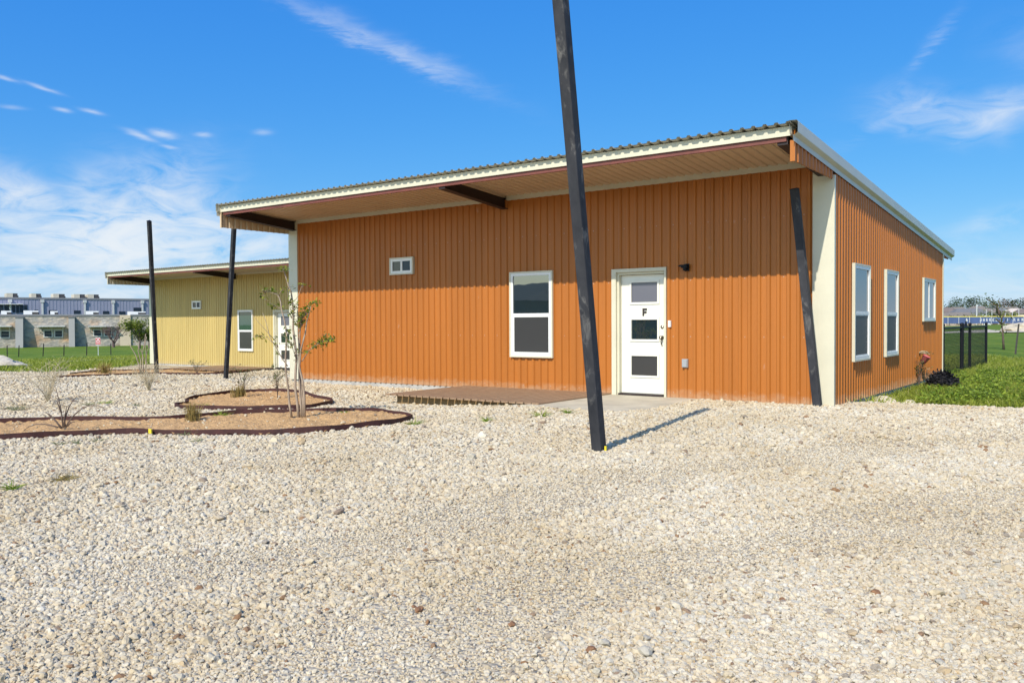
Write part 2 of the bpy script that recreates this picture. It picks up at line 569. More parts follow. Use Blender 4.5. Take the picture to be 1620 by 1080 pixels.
def post_material():
    m = mat('weathered_black_steel', (0.040, 0.042, 0.048), rough=0.6, spec=0.12)
    nt = m.node_tree
    N, L = nt.nodes, nt.links
    b = N['Principled BSDF']
    tc = N.new('ShaderNodeTexCoord')

    def noise(scale, st, det, dist=0.0):
        mp = N.new('ShaderNodeMapping')
        mp.inputs['Scale'].default_value = st
        L.new(tc.outputs['Object'], mp.inputs[0])
        nz = N.new('ShaderNodeTexNoise')
        nz.inputs['Scale'].default_value = scale
        nz.inputs['Detail'].default_value = det
        nz.inputs['Roughness'].default_value = 0.65
        nz.inputs['Distortion'].default_value = dist
        L.new(mp.outputs[0], nz.inputs['Vector'])
        return nz.outputs[0]
    a = noise(6, (1, 1, 0.5), 6)
    cr = N.new('ShaderNodeValToRGB')
    cr.color_ramp.elements[0].position = 0.3
    cr.color_ramp.elements[1].position = 0.75
    cr.color_ramp.elements[0].color = (0.026, 0.027, 0.031, 1)
    cr.color_ramp.elements[1].color = (0.060, 0.060, 0.064, 1)
    L.new(a, cr.inputs[0])
    s = noise(7.5, (1.2, 1.2, 0.55), 9, 0.6)
    mr = N.new('ShaderNodeMapRange')
    mr.inputs['From Min'].default_value = 0.55
    mr.inputs['From Max'].default_value = 0.70
    mr.inputs['To Max'].default_value = 0.75
    L.new(s, mr.inputs['Value'])
    mix = N.new('ShaderNodeMix')
    mix.data_type = 'RGBA'
    L.new(mr.outputs[0], mix.inputs['Factor'])
    L.new(cr.outputs[0], mix.inputs['A'])
    mix.inputs['B'].default_value = (0.19, 0.18, 0.165, 1)
    L.new(mix.outputs['Result'], b.inputs['Base Color'])
    return m


M['post'] = post_material()


def glass(name, base, rough, spec, ior=1.52, wavy=True):
    m = bpy.data.materials.new(name)
    m.use_nodes = True
    b = m.node_tree.nodes['Principled BSDF']
    b.inputs['Base Color'].default_value = (*base, 1)
    b.inputs['Roughness'].default_value = rough
    b.inputs['Specular IOR Level'].default_value = spec
    b.inputs['IOR'].default_value = ior
    if wavy:                       # panes are never quite flat
        N, L = m.node_tree.nodes, m.node_tree.links
        tc = N.new('ShaderNodeTexCoord')
        nz = N.new('ShaderNodeTexNoise')
        nz.inputs['Scale'].default_value = 1.7
        nz.inputs['Detail'].default_value = 2
        L.new(tc.outputs['Object'], nz.inputs['Vector'])
        bp = N.new('ShaderNodeBump')
        bp.inputs['Strength'].default_value = 0.012
        bp.inputs['Distance'].default_value = 0.05
        L.new(nz.outputs[0], bp.inputs['Height'])
        L.new(bp.outputs[0], b.inputs['Normal'])
    return m


M['glass'] = glass('window_glass', (0.014, 0.024, 0.028), 0.012, 0.9, 1.95)
M['glass_green'] = glass('window_glass_green', (0.03, 0.07, 0.05), 0.02, 0.8, 1.6)
M['screened'] = glass('screened_glass', (0.047, 0.047, 0.046), 0.13, 0.40, 1.6)
M['darkblue'] = glass('dark_blue_glass', (0.012, 0.03, 0.06), 0.05, 0.25, 1.5)
M['meshscreen'] = glass('insect_screen', (0.085, 0.086, 0.088), 0.45, 0.22, 1.45)
M['farglass'] = glass('far_window_glass', (0.02, 0.03, 0.045), 0.3, 0.3)
M['frosted'] = glass('frosted_glass', (0.12, 0.12, 0.145), 0.22, 0.6)


def ground_material(kind):
    m = bpy.data.materials.new(kind)
    m.use_nodes = True
    nt = m.node_tree
    N, L = nt.nodes, nt.links
    b = N['Principled BSDF']
    b.inputs['Roughness'].default_value = 0.92
    b.inputs['Specular IOR Level'].default_value = 0.15
    tc = N.new('ShaderNodeTexCoord')

    def noise(scale, det=5, rough=0.6):
        nz = N.new('ShaderNodeTexNoise')
        nz.inputs['Scale'].default_value = scale
        nz.inputs['Detail'].default_value = det
        nz.inputs['Roughness'].default_value = rough
        L.new(tc.outputs['Object'], nz.inputs['Vector'])
        return nz.outputs[0]

    def ramp(fac, stops):
        cr = N.new('ShaderNodeValToRGB')
        e = cr.color_ramp.elements
        e[0].position, e[0].color = stops[0][0], (*stops[0][1], 1)
        e[1].position, e[1].color = stops[-1][0], (*stops[-1][1], 1)
        for p, c in stops[1:-1]:
            k = e.new(p)
            k.color = (*c, 1)
        L.new(fac, cr.inputs[0])
        return cr.outputs[0]

    def mixc(f, a, bb, blend='MIX'):
        mx = N.new('ShaderNodeMix')
        mx.data_type = 'RGBA'
        mx.blend_type = blend
        if isinstance(f, float):
            mx.inputs['Factor'].default_value = f
        else:
            L.new(f, mx.inputs['Factor'])
        L.new(a, mx.inputs['A'])
        L.new(bb, mx.inputs['B'])
        return mx.outputs['Result']
    if kind == 'gravel_bed':
        vo = N.new('ShaderNodeTexVoronoi')
        vo.inputs['Scale'].default_value = 34
        L.new(tc.outputs['Object'], vo.inputs['Vector'])
        sepc = N.new('ShaderNodeSeparateColor')
        L.new(vo.outputs['Color'], sepc.inputs[0])
        cells = mixc(0.55, ramp(sepc.outputs[0], STONES), ramp(noise(60, 4), [(0.3, (0.44, 0.36, 0.24)), (0.7, (0.58, 0.49, 0.345))]))
        dirt = ramp(noise(1.1, 6), [(0.3, (0.80, 0.80, 0.80)), (0.7, (1, 1, 1))])
        L.new(mixc(1.0, cells, dirt, 'MULTIPLY'), b.inputs['Base Color'])
        bp = N.new('ShaderNodeBump')
        bp.inputs['Strength'].default_value = 1.0
        bp.inputs['Distance'].default_value = 0.018
        inv = N.new('ShaderNodeMath')
        inv.operation = 'SUBTRACT'
        inv.inputs[0].default_value = 1.0
        L.new(vo.outputs['Distance'], inv.inputs[1])
        L.new(inv.outputs[0], bp.inputs['Height'])
        L.new(bp.outputs[0], b.inputs['Normal'])
    else:
        g = ramp(noise(0.35, 8, 0.65), [(0.30, (0.085, 0.150, 0.014)), (0.5, (0.13, 0.205, 0.020)), (0.62, (0.19, 0.24, 0.035)), (0.74, (0.33, 0.30, 0.10))])
        f = ramp(noise(9.0, 6, 0.7), [(0.3, (0.55, 0.55, 0.5)), (0.7, (1.15, 1.15, 1.0))])
        L.new(mixc(1.0, g, f, 'MULTIPLY'), b.inputs['Base Color'])
        bp = N.new('ShaderNodeBump')
        bp.inputs['Strength'].default_value = 0.8
        bp.inputs['Distance'].default_value = 0.06
        L.new(noise(7, 6, 0.75), bp.inputs['Height'])
        L.new(bp.outputs[0], b.inputs['Normal'])
    return m


STONES = [(0.0, (0.44, 0.36, 0.235)), (0.10, (0.54, 0.45, 0.305)), (0.30, (0.61, 0.53, 0.385)), (0.48, (0.52, 0.43, 0.285)), (0.62, (0.57, 0.51, 0.39)),
          (0.74, (0.42, 0.385, 0.31)), (0.83, (0.64, 0.575, 0.445)), (0.935, (0.46, 0.345, 0.20)), (0.975, (0.27, 0.235, 0.19)), (1.0, (0.27, 0.15, 0.07))]
M['gravel'] = ground_material('gravel_bed')
M['lawn'] = ground_material('grass_ground')


def stone_material():
    m = bpy.data.materials.new('gravel_stone')
    m.use_nodes = True
    nt = m.node_tree
    N, L = nt.nodes, nt.links
    b = N['Principled BSDF']
    b.inputs['Roughness'].default_value = 0.88
    b.inputs['Specular IOR Level'].default_value = 0.2
    oi = N.new('ShaderNodeObjectInfo')
    cr = N.new('ShaderNodeValToRGB')
    e = cr.color_ramp.elements
    e[0].position, e[0].color = 0.0, (*STONES[0][1], 1)
    e[1].position, e[1].color = 1.0, (*STONES[-1][1], 1)
    for p, c in STONES[1:-1]:
        k = e.new(p)
        k.color = (*c, 1)
    L.new(oi.outputs['Random'], cr.inputs[0])
    g = N.new('ShaderNodeNewGeometry')
    nz = N.new('ShaderNodeTexNoise')
    nz.inputs['Scale'].default_value = 0.55
    nz.inputs['Detail'].default_value = 4
    L.new(g.outputs['Position'], nz.inputs['Vector'])
    r2 = N.new('ShaderNodeValToRGB')
    r2.color_ramp.elements[0].position = 0.36
    r2.color_ramp.elements[1].position = 0.62
    r2.color_ramp.elements[0].color = (0.90, 0.86, 0.79, 1)
    r2.color_ramp.elements[1].color = (1.0, 1.0, 1.0, 1)
    L.new(nz.outputs[0], r2.inputs[0])
    mx = N.new('ShaderNodeMix')
    mx.data_type = 'RGBA'
    mx.blend_type = 'MULTIPLY'
    mx.inputs['Factor'].default_value = 1.0
    L.new(cr.outputs[0], mx.inputs['A'])
    L.new(r2.outputs[0], mx.inputs['B'])
    n3 = N.new('ShaderNodeTexNoise')
    n3.inputs['Scale'].default_value = 90
    L.new(g.outputs['Position'], n3.inputs['Vector'])
    m3 = N.new('ShaderNodeMapRange')
    m3.inputs['To Min'].default_value = 0.82
    m3.inputs['To Max'].default_value = 1.12
    L.new(n3.outputs[0], m3.inputs['Value'])
    mv = N.new('ShaderNodeVectorMath')
    mv.operation = 'SCALE'
    L.new(mx.outputs['Result'], mv.inputs[0])
    L.new(m3.outputs[0], mv.inputs['Scale'])
    L.new(mv.outputs[0], b.inputs['Base Color'])
    return m


M['stone'] = stone_material()

# ------------------------------------------------------------------ setting: terrain and gravel yard
GRAVEL_POLY = [(-12.0, 9.2), (-12.0, 0.9), (-11.0, 0.7), (0.0, 0.55), (0.27, 0.87), (0.8, 1.18), (1.3, 1.50), (2.24, 2.15), (4.5, 3.6), (10, 7.2), (26, 17), (26, -45), (-60, -45),
               (-34, -6), (-31.0, -1.5), (-29.9, 1.2), (-28.4, 1.9), (-28.3, 3.2), (-29.5, 5.0), (-30.9, 7.0), (-31.0, 8.6), (-19, 8.4)]


def in_poly(x, y, poly):
    x = np.asarray(x)
    y = np.asarray(y)
    c = np.zeros(x.shape, bool)
    n = len(poly)
    for i in range(n):
        x1, y1 = poly[i]
        x2, y2 = poly[(i+1) % n]
        hit = ((y1 > y) != (y2 > y)) & (x < (x2-x1)*(y-y1)/((y2-y1) if y2 != y1 else 1e-9)+x1)
        c ^= hit
    return c


def grid(xs, ys):
    X, Y = np.meshgrid(xs, ys, indexing='ij')
    n, k = X.shape
    i = np.arange(n*k).reshape(n, k)
    F = np.stack([i[:-1, :-1], i[1:, :-1], i[1:, 1:], i[:-1, 1:]], -1).reshape(-1, 4)
    return X, Y, F


def spaced(lo, a, b, hi, step, g=1.18):
    mid = list(np.arange(a, b+1e-6, step))
    s, p = step, mid[-1]
    while p < hi:
        s *= g
        p += s
        mid.append(p)
    s, p = step, mid[0]
    while p > lo:
        s *= g
        p -= s
        mid.insert(0, p)
    return np.array(mid)


xs = spaced(-2500, -50, 14, 2500, 0.5)
ys = spaced(-1500, -16, 24, 3000, 0.5)
X, Y, F = grid(xs, ys)
Z = height(X, Y)
inside = in_poly(X, Y, GRAVEL_POLY)
Z = Z - np.where(inside, 0.09, 0.0)
o = np_obj('ground', np.stack([X, Y, Z], -1).reshape(-1, 3), F, M['lawn'], smooth=True)
tag(o, 'green and straw coloured grass field around the gravel yard', kind='structure')

xs = np.arange(-60, 26.01, 0.2)
ys = np.arange(-30, 17.01, 0.2)
X, Y, F = grid(xs, ys)
Z = height(X, Y)
cxm = (X[:-1, :-1]+0.1).ravel()
cym = (Y[:-1, :-1]+0.1).ravel()
wob = 0.09*np.sin(cxm*7.3+cym*3.1)+0.07*np.sin(cxm*17.1-cym*11.3)
keep = in_poly(cxm+wob, cym+wob, GRAVEL_POLY)
o = np_obj('gravel', np.stack([X, Y, Z], -1).reshape(-1, 3), F[keep], M['gravel'], smooth=True)
tag(o, 'pale limestone gravel surface of the yard', kind='structure')

# garden beds, deck and pad outlines (world x, y)
BED1 = [(-7.201, -8.399), (-6.92, -7.781), (-6.528, -7.225), (-6.07, -7.068), (-5.051, -6.778), (-4.53, -6.593), (-4.09, -6.18), (-3.989, -5.773), (-3.911, -5.328), (-3.97, -4.86), (-4.10, -4.62), (-4.318, -4.474),
        (-4.888, -4.184), (-5.45, -4.0), (-5.86, -4.02), (-6.246, -4.299), (-6.9, -4.75), (-7.259, -5.217), (-7.324, -5.682), (-7.454, -6.187), (-8.207, -6.79), (-8.702, -7.251), (-8.929, -7.68), (-9.6, -8.9), (-8.2, -9.9)]
BED2 = [(-9.32, -4.55), (-9.62, -4.42), (-9.98, -4.1), (-10.319, -3.599), (-10.493, -2.932), (-10.42, -2.4), (-10.02, -2.05), (-9.369, -2.1), (-8.6, -2.5), (-8.025, -2.66), (-7.707, -2.80), (-7.3, -3.22), (-7.03, -3.85), (-7.249, -4.293), (-7.737, -4.68), (-8.347, -4.98), (-8.834, -5.02), (-9.22, -4.86)]
PAD = [(-3.68, -0.02), (-3.68, -2.40), (-3.2, -2.50), (-2.55, -2.52), (-2.15, -2.35), (-2.02, -1.9), (-2.05, -1.2), (-2.12, -0.02)]
pts = [(-3.9, -0.02), (-3.9, -2.42)] + PAD[1:]
mb = MB()
mb.prism([(x, y, -0.12) for x, y in pts], (0, 0, 0.135))
tag(mb.build('path', M['concrete']), 'poured concrete landing in front of the lettered door', kind='structure')


# ------------------------------------------------------------------ the two metal cabins
PITCH_RIB = 0.1524


def rib_profile(u0, u1, out=0.034, phase=0.0):
    """(u, depth) along a ribbed sheet: wide pan, narrow raised rib"""
    prof = []
    k0 = math.floor((u0-phase)/PITCH_RIB)-1
    k1 = math.ceil((u1-phase)/PITCH_RIB)+1
    raw = []
    for k in range(k0, k1+1):
        b = phase+k*PITCH_RIB
        raw += [(b, 0.0), (b+0.084, 0.0), (b+0.084+out*0.62, out), (b+PITCH_RIB-out*0.62, out)]
    for i, (u, d) in enumerate(raw):
        if u0 < u < u1:
            prof.append((u, d))

    def at(u):
        for (a, da), (b, db) in zip(raw, raw[1:]):
            if a <= u <= b:
                return da+(db-da)*(u-a)/(b-a if b > a else 1)
        return 0
    return [(u0, at(u0))]+prof+[(u1, at(u1))]


def rib_sheet(mb, u0, u1, lo, hi, T, out=0.034, phase=0.0):
    """T(u, depth, w); lo/hi give the w range as functions of u"""
    pr = rib_profile(u0, u1, out, phase)
    vs = []
    for u, d in pr:
        vs += [T(u, d, lo(u)), T(u, d, hi(u))]
    fs = [(2*i, 2*i+2, 2*i+3, 2*i+1) for i in range(len(pr)-1)]
    return mb.add(vs, fs)


XL, XLO, XR = -12.22, -11.95, -0.272
D1, D2, DZ = -3.689, -2.661, 2.17
DEP = 8.687
ZT = 3.553
SL = 0.0762
zr = lambda y: 3.655-SL*y           # roof plane
zg = lambda y: 3.44-0.0735*y        # top of the gable wall under the rake


def front(u, n, z):
    return (u, -n, z)


def gable(u, n, z):
    return (n, u, z)


def window(root, T, u0, u1, z0, z1, style, trim, green=False):
    w = MB()
    w.frame(u0, u1, z0, z1, 0.028, 0.0, 0.066, T)              # sheet metal trim round the opening
    win = w.build('window', trim, root)
    f = MB()
    a0, a1, b0, b1 = u0+0.028, u1-0.028, z0+0.028, z1-0.028
    f.frame(a0, a1, b0, b1, 0.05, 0.0, 0.058, T)
    panes = []
    if style == 'hung':
        zm = b0+(b1-b0)*0.497
        f.box(a0+0.05, a1-0.05, 0.0, 0.052, zm-0.025, zm+0.025, T)
        panes = [(a0+0.05, a1-0.05, zm+0.025, b1-0.05, 'up'), (a0+0.05, a1-0.05, b0+0.05, zm-0.025, 'low')]
        f.frame(a0+0.05, a1-0.05, b0+0.05, zm-0.025, 0.02, 0.012, 0.048, T)
    elif style == 'slide':
        um = (a0+a1)/2
        f.box(um-0.025, um+0.025, 0.0, 0.052, b0+0.05, b1-0.05, T)
        panes = [(a0+0.05, um-0.025, b0+0.05, b1-0.05, 'low'), (um+0.025, a1-0.05, b0+0.05, b1-0.05, 'up')]
    f.build('window_frame', M['white'], win)
    for (p0, p1, q0, q1, k) in panes:
        g = MB()
        g.box(p0, p1, 0.002, 0.0385, q0, q1, T)
        g.build('pane', M['glass_green' if (green and k == 'up' and style == 'hung') else (('glass' if T is gable else ('darkblue' if k == 'up' else 'screened')) if style == 'slide' else ('glass' if k == 'up' else ('meshscreen' if T is gable else 'screened')))], win)
    return win


def build_house(root, wall, lettered, soffit):
    T = front
    full = lambda v: (lambda u: v)
    # slab
    MB().box(XL+0.01, -0.01, 0.0, DEP, -0.75, -0.004).build('slab', M['slab'], root)
    # walls
    w = MB()
    rib_sheet(w, XLO, D1, full(0.0), full(ZT+0.02), T, out=0.024)
    rib_sheet(w, D1, D2, full(DZ-0.02), full(ZT+0.02), T, out=0.024)
    rib_sheet(w, D2, XR, full(0.0), full(ZT+0.02), T, out=0.024)
    w.build('front_wall', wall, root)
    w = MB()
    rib_sheet(w, 0.03, DEP, full(0.0), zg, gable)
    w.build('gable_wall', wall, root)
    w = MB()
    rib_sheet(w, 0.03, DEP, full(0.0), lambda u: zr(u)-0.03, lambda u, n, z: (XL-n, u, z))
    w.build('gable_wall', wall, root)
    w = MB()
    rib_sheet(w, XL, 0.0, full(0.0), full(zr(DEP)-0.02), lambda u, n, z: (u, DEP+n, z))
    w.build('back_wall', wall, root)
    # cream corner covers
    c = MB()
    c.box(XR-0.005, 0.0, -0.038, 0.004, -0.02, 3.60)
    c.box(0.0, 0.040, -0.038, 0.03, -0.02, 3.40)
    c.build('corner_trim', M['cream'], root)
    c = MB()
    c.box(XL, XLO+0.005, -0.038, 0.004, -0.02, 3.60)
    c.box(XL-0.034, XL, -0.03, 0.03, -0.02, 3.60)
    c.build('corner_trim', M['cream'], root)
    MB().box(-0.01, 0.05, DEP, DEP+0.05, -0.02, zg(DEP)-0.01).build('corner_trim', M['cream'], root)
    # trim between front wall and soffit, broken by the rafters
    t = MB()
    for a, b in ((XLO+0.0, -6.07), (-5.93, -0.045)):
        t.box(a, b, -0.055, -0.001, ZT, 3.652)
    t.build('wall_trim', M['cream'], root)
    # rafters: tapered steel sections carrying the overhang
    for x in (-12.03, -6.0, -0.13):
        b = MB()
        y0, y1 = -1.80, -0.002
        zt0, zt1 = zr(y0)-0.055, zr(y1)-0.055
        zb0, zb1 = 3.56, 3.395
        b.prism([(x-0.012, y0, zb0+0.012), (x-0.012, y1, zb1+0.012), (x-0.012, y1, zt1), (x-0.012, y0, zt0)], (0.024, 0, 0))
        b.prism([(x-0.07, y0, zb0), (x-0.07, y1, zb1), (x-0.07, y1, zb1+0.012), (x-0.07, y0, zb0+0.012)], (0.14, 0, 0))
        b.box(x-0.07, x+0.07, y0-0.010, y0, zb0, zt0+0.02)
        b.build('rafter', M['darksteel'], root)
    # eave strut and fascia
    MB().box(XL+0.05, -0.075, -1.832, -1.795, 3.598, 3.70).build('eave_strut', M['redsteel'], root)
    MB().box(XL-0.02, 0.0, -1.862, -1.838, 3.660, 3.782).build('fascia', M['cream'], root)
    # soffit: underside of the ribbed deck
    s = MB()
    rib_sheet(s, XL+0.04, -0.03, full(-1.855), full(0.02), lambda u, n, y: (u, y, zr(y)-0.034+n*0.9), out=0.022, phase=0.03)
    s.build('soffit', soffit, root)
    # roof sheet, its ribs ending over the fascia
    r = MB()
    rib_sheet(r, XL-0.06, 0.03, full(-1.955), full(9.75), lambda u, n, y: (u, y, zr(y)+n), out=0.025, phase=0.02)
    rib_sheet(r, XL-0.06, 0.03, full(-1.955), full(9.75), lambda u, n, y: (u, y, zr(y)+n-0.006), out=0.025, phase=0.02)
    r.build('roof', M['roofmetal'], root)
    # rake covers
    for sx, x0 in ((1, 0.0), (-1, XL)):
        k = MB()
        ro = 0.103 if sx > 0 else 0.075
        sec = [(-0.012, 0.040), (ro-0.015, 0.036), (ro, 0.020), (ro, -0.115), (ro-0.007, -0.125), (0.048, -0.155), (0.048, -0.222), (0.041, -0.222), (0.041, -0.14), (0.0, -0.13), (-0.012, 0.030)]
        ya, yb = -1.925, 9.8
        n = len(sec)
        vs = [(x0+sx*a, y, zr(y)+b) for y in (ya, yb) for (a, b) in sec]
        fs = [(i, (i+1) % n, n+(i+1) % n, n+i) for i in range(n)] + [tuple(range(2*n-1, n-1, -1))]
        k.add(vs, fs)
        k.build('rake_trim', M['rake'], root)
        e = MB()
        TT = (lambda u, nn, z: (0.004+nn, u, z)) if sx > 0 else (lambda u, nn, z: (XL-0.004-nn, u, z))
        rib_sheet(e, -1.835, -0.035, full(3.335), lambda u: zr(u)-0.05, TT, phase=0.04)
        if sx > 0:
            e.box(-0.02, 0.045, -1.850, -1.835, 3.33, 3.60)
        else:
            e.box(XL-0.035, XL+0.012, -1.855, -1.835, 3.33, 3.66)
        e.build('end_panel', wall if sx > 0 else soffit, root)
    e = MB()
    rib_sheet(e, DEP+0.06, 9.5, full(2.70), lambda u: zr(u)-0.2, lambda u, nn, z: (0.004+nn*0.6, u, z), phase=0.04)
    e.build('end_panel', wall, root)
    # windows
    window(root, front, -8.98, -8.321, 2.268, 2.621, 'slide', M['cream'])
    window(root, front, -5.867, -4.900, 0.619, 2.205, 'hung', M['cream'], green=not lettered)
    window(root, gable, 1.010, 1.998, 0.62, 2.17, 'hung', M['cream'])
    window(root, gable, 3.126, 4.075, 0.62, 2.17, 'hung', M['cream'])
    window(root, gable, 6.423, 7.699, 1.238, 2.152, 'slide', M['cream'])
    # door
    f = MB()
    f.box(D1, D1+0.085, 0.0, 0.045, 0.0, DZ, T)
    f.box(D2-0.03, D2, 0.0, 0.045, 0.0, DZ, T)
    f.box(D1+0.085, D2-0.03, 0.0, 0.045, DZ-0.06, DZ, T)
    f.box(D1+0.02, D1+0.125, -0.10, -0.001, 0.0, DZ-0.062, T)
    f.box(D2-0.06, D2-0.02, -0.10, -0.001, 0.0, DZ-0.062, T)
    f.box(D1+0.125, D2-0.06, -0.10, -0.001, DZ-0.10, DZ-0.062, T)
    f.build('door_frame', M['cream'], root)
    MB().box(D1+0.127, D2-0.062, -0.09, 0.05, 0.0, 0.045, T).build('threshold', M['darksteel'], root)
    s0, s1 = -3.560, -2.725
    dn = -0.075
    d = MB()
    lites = [(1.595, 1.938), (0.965, 1.305), (0.350, 0.688)]
    l0, l1 = -3.365, -2.868
    d.box(s0, l0, dn-0.03, dn, 0.05, 2.064, T)
    d.box(l1, s1, dn-0.03, dn, 0.05, 2.064, T)
    zs = [0.05]+[v for q in reversed(lites) for v in q]+[2.064]
    for a, b in zip(zs[0::2], zs[1::2]):
        d.box(l0, l1, dn-0.03, dn, a, b, T)
    door = d.build('door', M['doorpaint'], root)
    for i, (a, b) in enumerate(lites):
        k = MB()
        k.frame(l0-0.032, l1+0.032, a-0.032, b+0.032, 0.036, dn+0.001, dn+0.016, T)
        k.build('pane_frame', M['doorpaint'], door)
        g = MB()
        g.box(l0, l1, dn-0.025, dn-0.008, a, b, T)
        g.build('pane', M['frosted' if i == 0 else ('glass' if i == 1 else 'screened')], door)
    if lettered:
        k = MB()
        lx, lz, hh = -3.150, 1.366, 0.128
        k.box(lx, lx+0.028, dn+0.003, dn+0.012, lz, lz+hh, T)
        k.box(lx+0.028, lx+0.082, dn+0.003, dn+0.0115, lz+hh-0.032, lz+hh, T)
        k.box(lx+0.028, lx+0.074, dn+0.003, dn+0.0115, lz+hh-0.082, lz+hh-0.05, T)
        k.build('letter', M['iron'], door)
    k = MB()
    k.lathe([(0.0, 0.0), (0.026, 0.0), (0.028, 0.012), (0.022, 0.02), (0.0, 0.022)], 18, Matrix.Translation((s1-0.06, -dn, 1.18)) @ Matrix.Rotation(R(90), 4, 'X'))
    k.build('deadbolt', M['nickel'], door, smooth=True)
    k = MB()
    k.lathe([(0.0, 0.0), (0.033, 0.0), (0.030, 0.012), (0.012, 0.018), (0.012, 0.045), (0.026, 0.055), (0.030, 0.07), (0.022, 0.083), (0.0, 0.086)], 18, Matrix.Translation((s1-0.06, -dn, 1.0)) @ Matrix.Rotation(R(90), 4, 'X'))
    k.tube([(s1-0.06, -dn-0.012, 0.98), (s1-0.06, -dn-0.040, 0.955), (s1-0.06, -dn-0.045, 0.90), (s1-0.06, -dn-0.014, 0.87)], 0.010, 8)
    k.build('door_handle', M['nickel'], door, smooth=True)
    # fixtures beside the door
    lx, lz = -2.335, 2.15
    k = MB()
    k.box(lx+0.005, lx+0.085, 0.030, 0.045, lz-0.065, lz+0.055, T)
    k.box(lx-0.02, lx+0.078, 0.045, 0.12, lz-0.012, lz+0.035, T)
    k.prism([(lx-0.085, -0.04, lz+0.016), (lx-0.035, -0.04, lz+0.038), (lx+0.078, -0.04, lz+0.038), (lx+0.078, -0.04, lz+0.024), (lx-0.035, -0.04, lz+0.006)], (0, -0.085, 0))
    k.lathe([(0.0, -0.055), (0.032, -0.055), (0.035, -0.02), (0.035, 0.0)], 16, Matrix.Translation((lx+0.03, -0.08, lz)))
    k.build('wall_lamp', M['black'], root)
    MB().box(-2.625, -2.578, 0.0, 0.048, 1.175, 1.285, T).build('doorbell', M['white'], root, bevel=0.004)
    k = MB()
    k.box(-2.375, -2.275, 0.0, 0.05, 0.515, 0.655, T)
    k.box(-2.365, -2.285, 0.05, 0.064, 0.525, 0.645, T)
    k.build('outlet_cover', M['outlet'], root, bevel=0.003)


def build_deck(root_loc, rotz, label):
    t = thing('deck', label, 'deck', root_loc, rotz, 'low board decks beside the cabin doors')
    d = MB()
    x = -6.95
    i = 0
    while x < -3.72:
        d.box(x, min(x+0.124, -3.70), -2.26+random.uniform(-0.008, 0.008), -0.05, 0.012, 0.038)
        x += 0.149
        i += 1
    d.build('decking', M['deck'], t)
    MB().box(-6.80, -3.72, -2.12, -2.08, -0.20, 0.008).build('rim_joist', M['rim'], t)
    MB().box(-6.80, -6.76, -2.078, -0.06, -0.20, 0.008).build('rim_joist', M['rim'], t)
    return t


orange = thing('metal_cabin', 'orange ribbed metal cabin with wide shed roof overhang and a door lettered F', 'cabin', (0, 0, 0), 0, 'ribbed metal cabins with shed roofs')
build_house(orange, M['orange'], True, M['soffit'])
YLOC, YROT = (-18.465, 7.214, -0.405), -0.01778
yellow = thing('metal_cabin', 'pale yellow ribbed metal cabin half hidden behind the orange one', 'cabin', YLOC, YROT, 'ribbed metal cabins with shed roofs')
M['soffit_pale'] = mat('soffit_pale', (0.48, 0.43, 0.32), rough=0.45, var=0.06, vscale=2)
build_house(yellow, M['yellow'], False, M['soffit_pale'])
build_deck((0, 0, 0), 0, 'brown board deck in front of the orange cabin beside its landing')
build_deck(YLOC, YROT, 'brown board deck in front of the yellow cabin')


# ------------------------------------------------------------------ leaning steel posts
def post(base, tip, label, w=0.112):
    b, t = Vector(base), Vector(tip)
    d = t-b
    L = d.length
    r = thing('steel_post', label, 'post', base, 0, 'leaning black steel posts')
    r.rotation_euler = Vector((0, 0, 1)).rotation_difference(d.normalized()).to_euler()
    h = w/2
    MB().box(-h, h, -h, h, -0.4, L).build('tube', M['post'], r, bevel=0.010)
    MB().box(-h-0.004, h+0.004, -h-0.004, h+0.004, L+0.001, L+0.007).build('end_cap', M['black'], r)
    return r


post((-0.649, -5.65, 0.0), (-0.505, -6.63, 4.67), 'black steel post standing alone in open gravel, nearest and tallest in the photo')
post((-0.150, -0.20, 0.0), (-0.430, -0.40, 3.19), 'black steel post leaning against the front corner of the orange cabin')
post((-19.19, 3.10, -0.47), px(371, 24.3, 345), 'black steel post leaning right, between the two cabins by the orange roof')
post((-23.73, 3.52, -0.47), px(236, 26.6, 350), 'black steel post leaning left before the far corner of the yellow cabin')
tag(MB().box(-0.585, -0.565, -5.66, -5.645, -0.02, 0.055).build('survey_stake', M['yellowtag']), 'short yellow stake at the foot of the nearest black post', 'stake')


# ------------------------------------------------------------------ garden beds
def smooth_loop(pts, closed=True, n=5):
    out = []
    m = len(pts)
    rng = range(m if closed else m-1)
    for i in rng:
        p0, p1, p2, p3 = [Vector(pts[(i+k) % m] if closed else pts[min(max(i+k, 0), m-1)]) for k in (-1, 0, 1, 2)]
        for k in range(n):
            t = k/n
            out.append(0.5*((2*p1)+(-p0+p2)*t+(2*p0-5*p1+4*p2-p3)*t*t+(-p0+3*p1-3*p2+p3)*t**3))
    if not closed:
        out.append(Vector(pts[-1]))
    return out


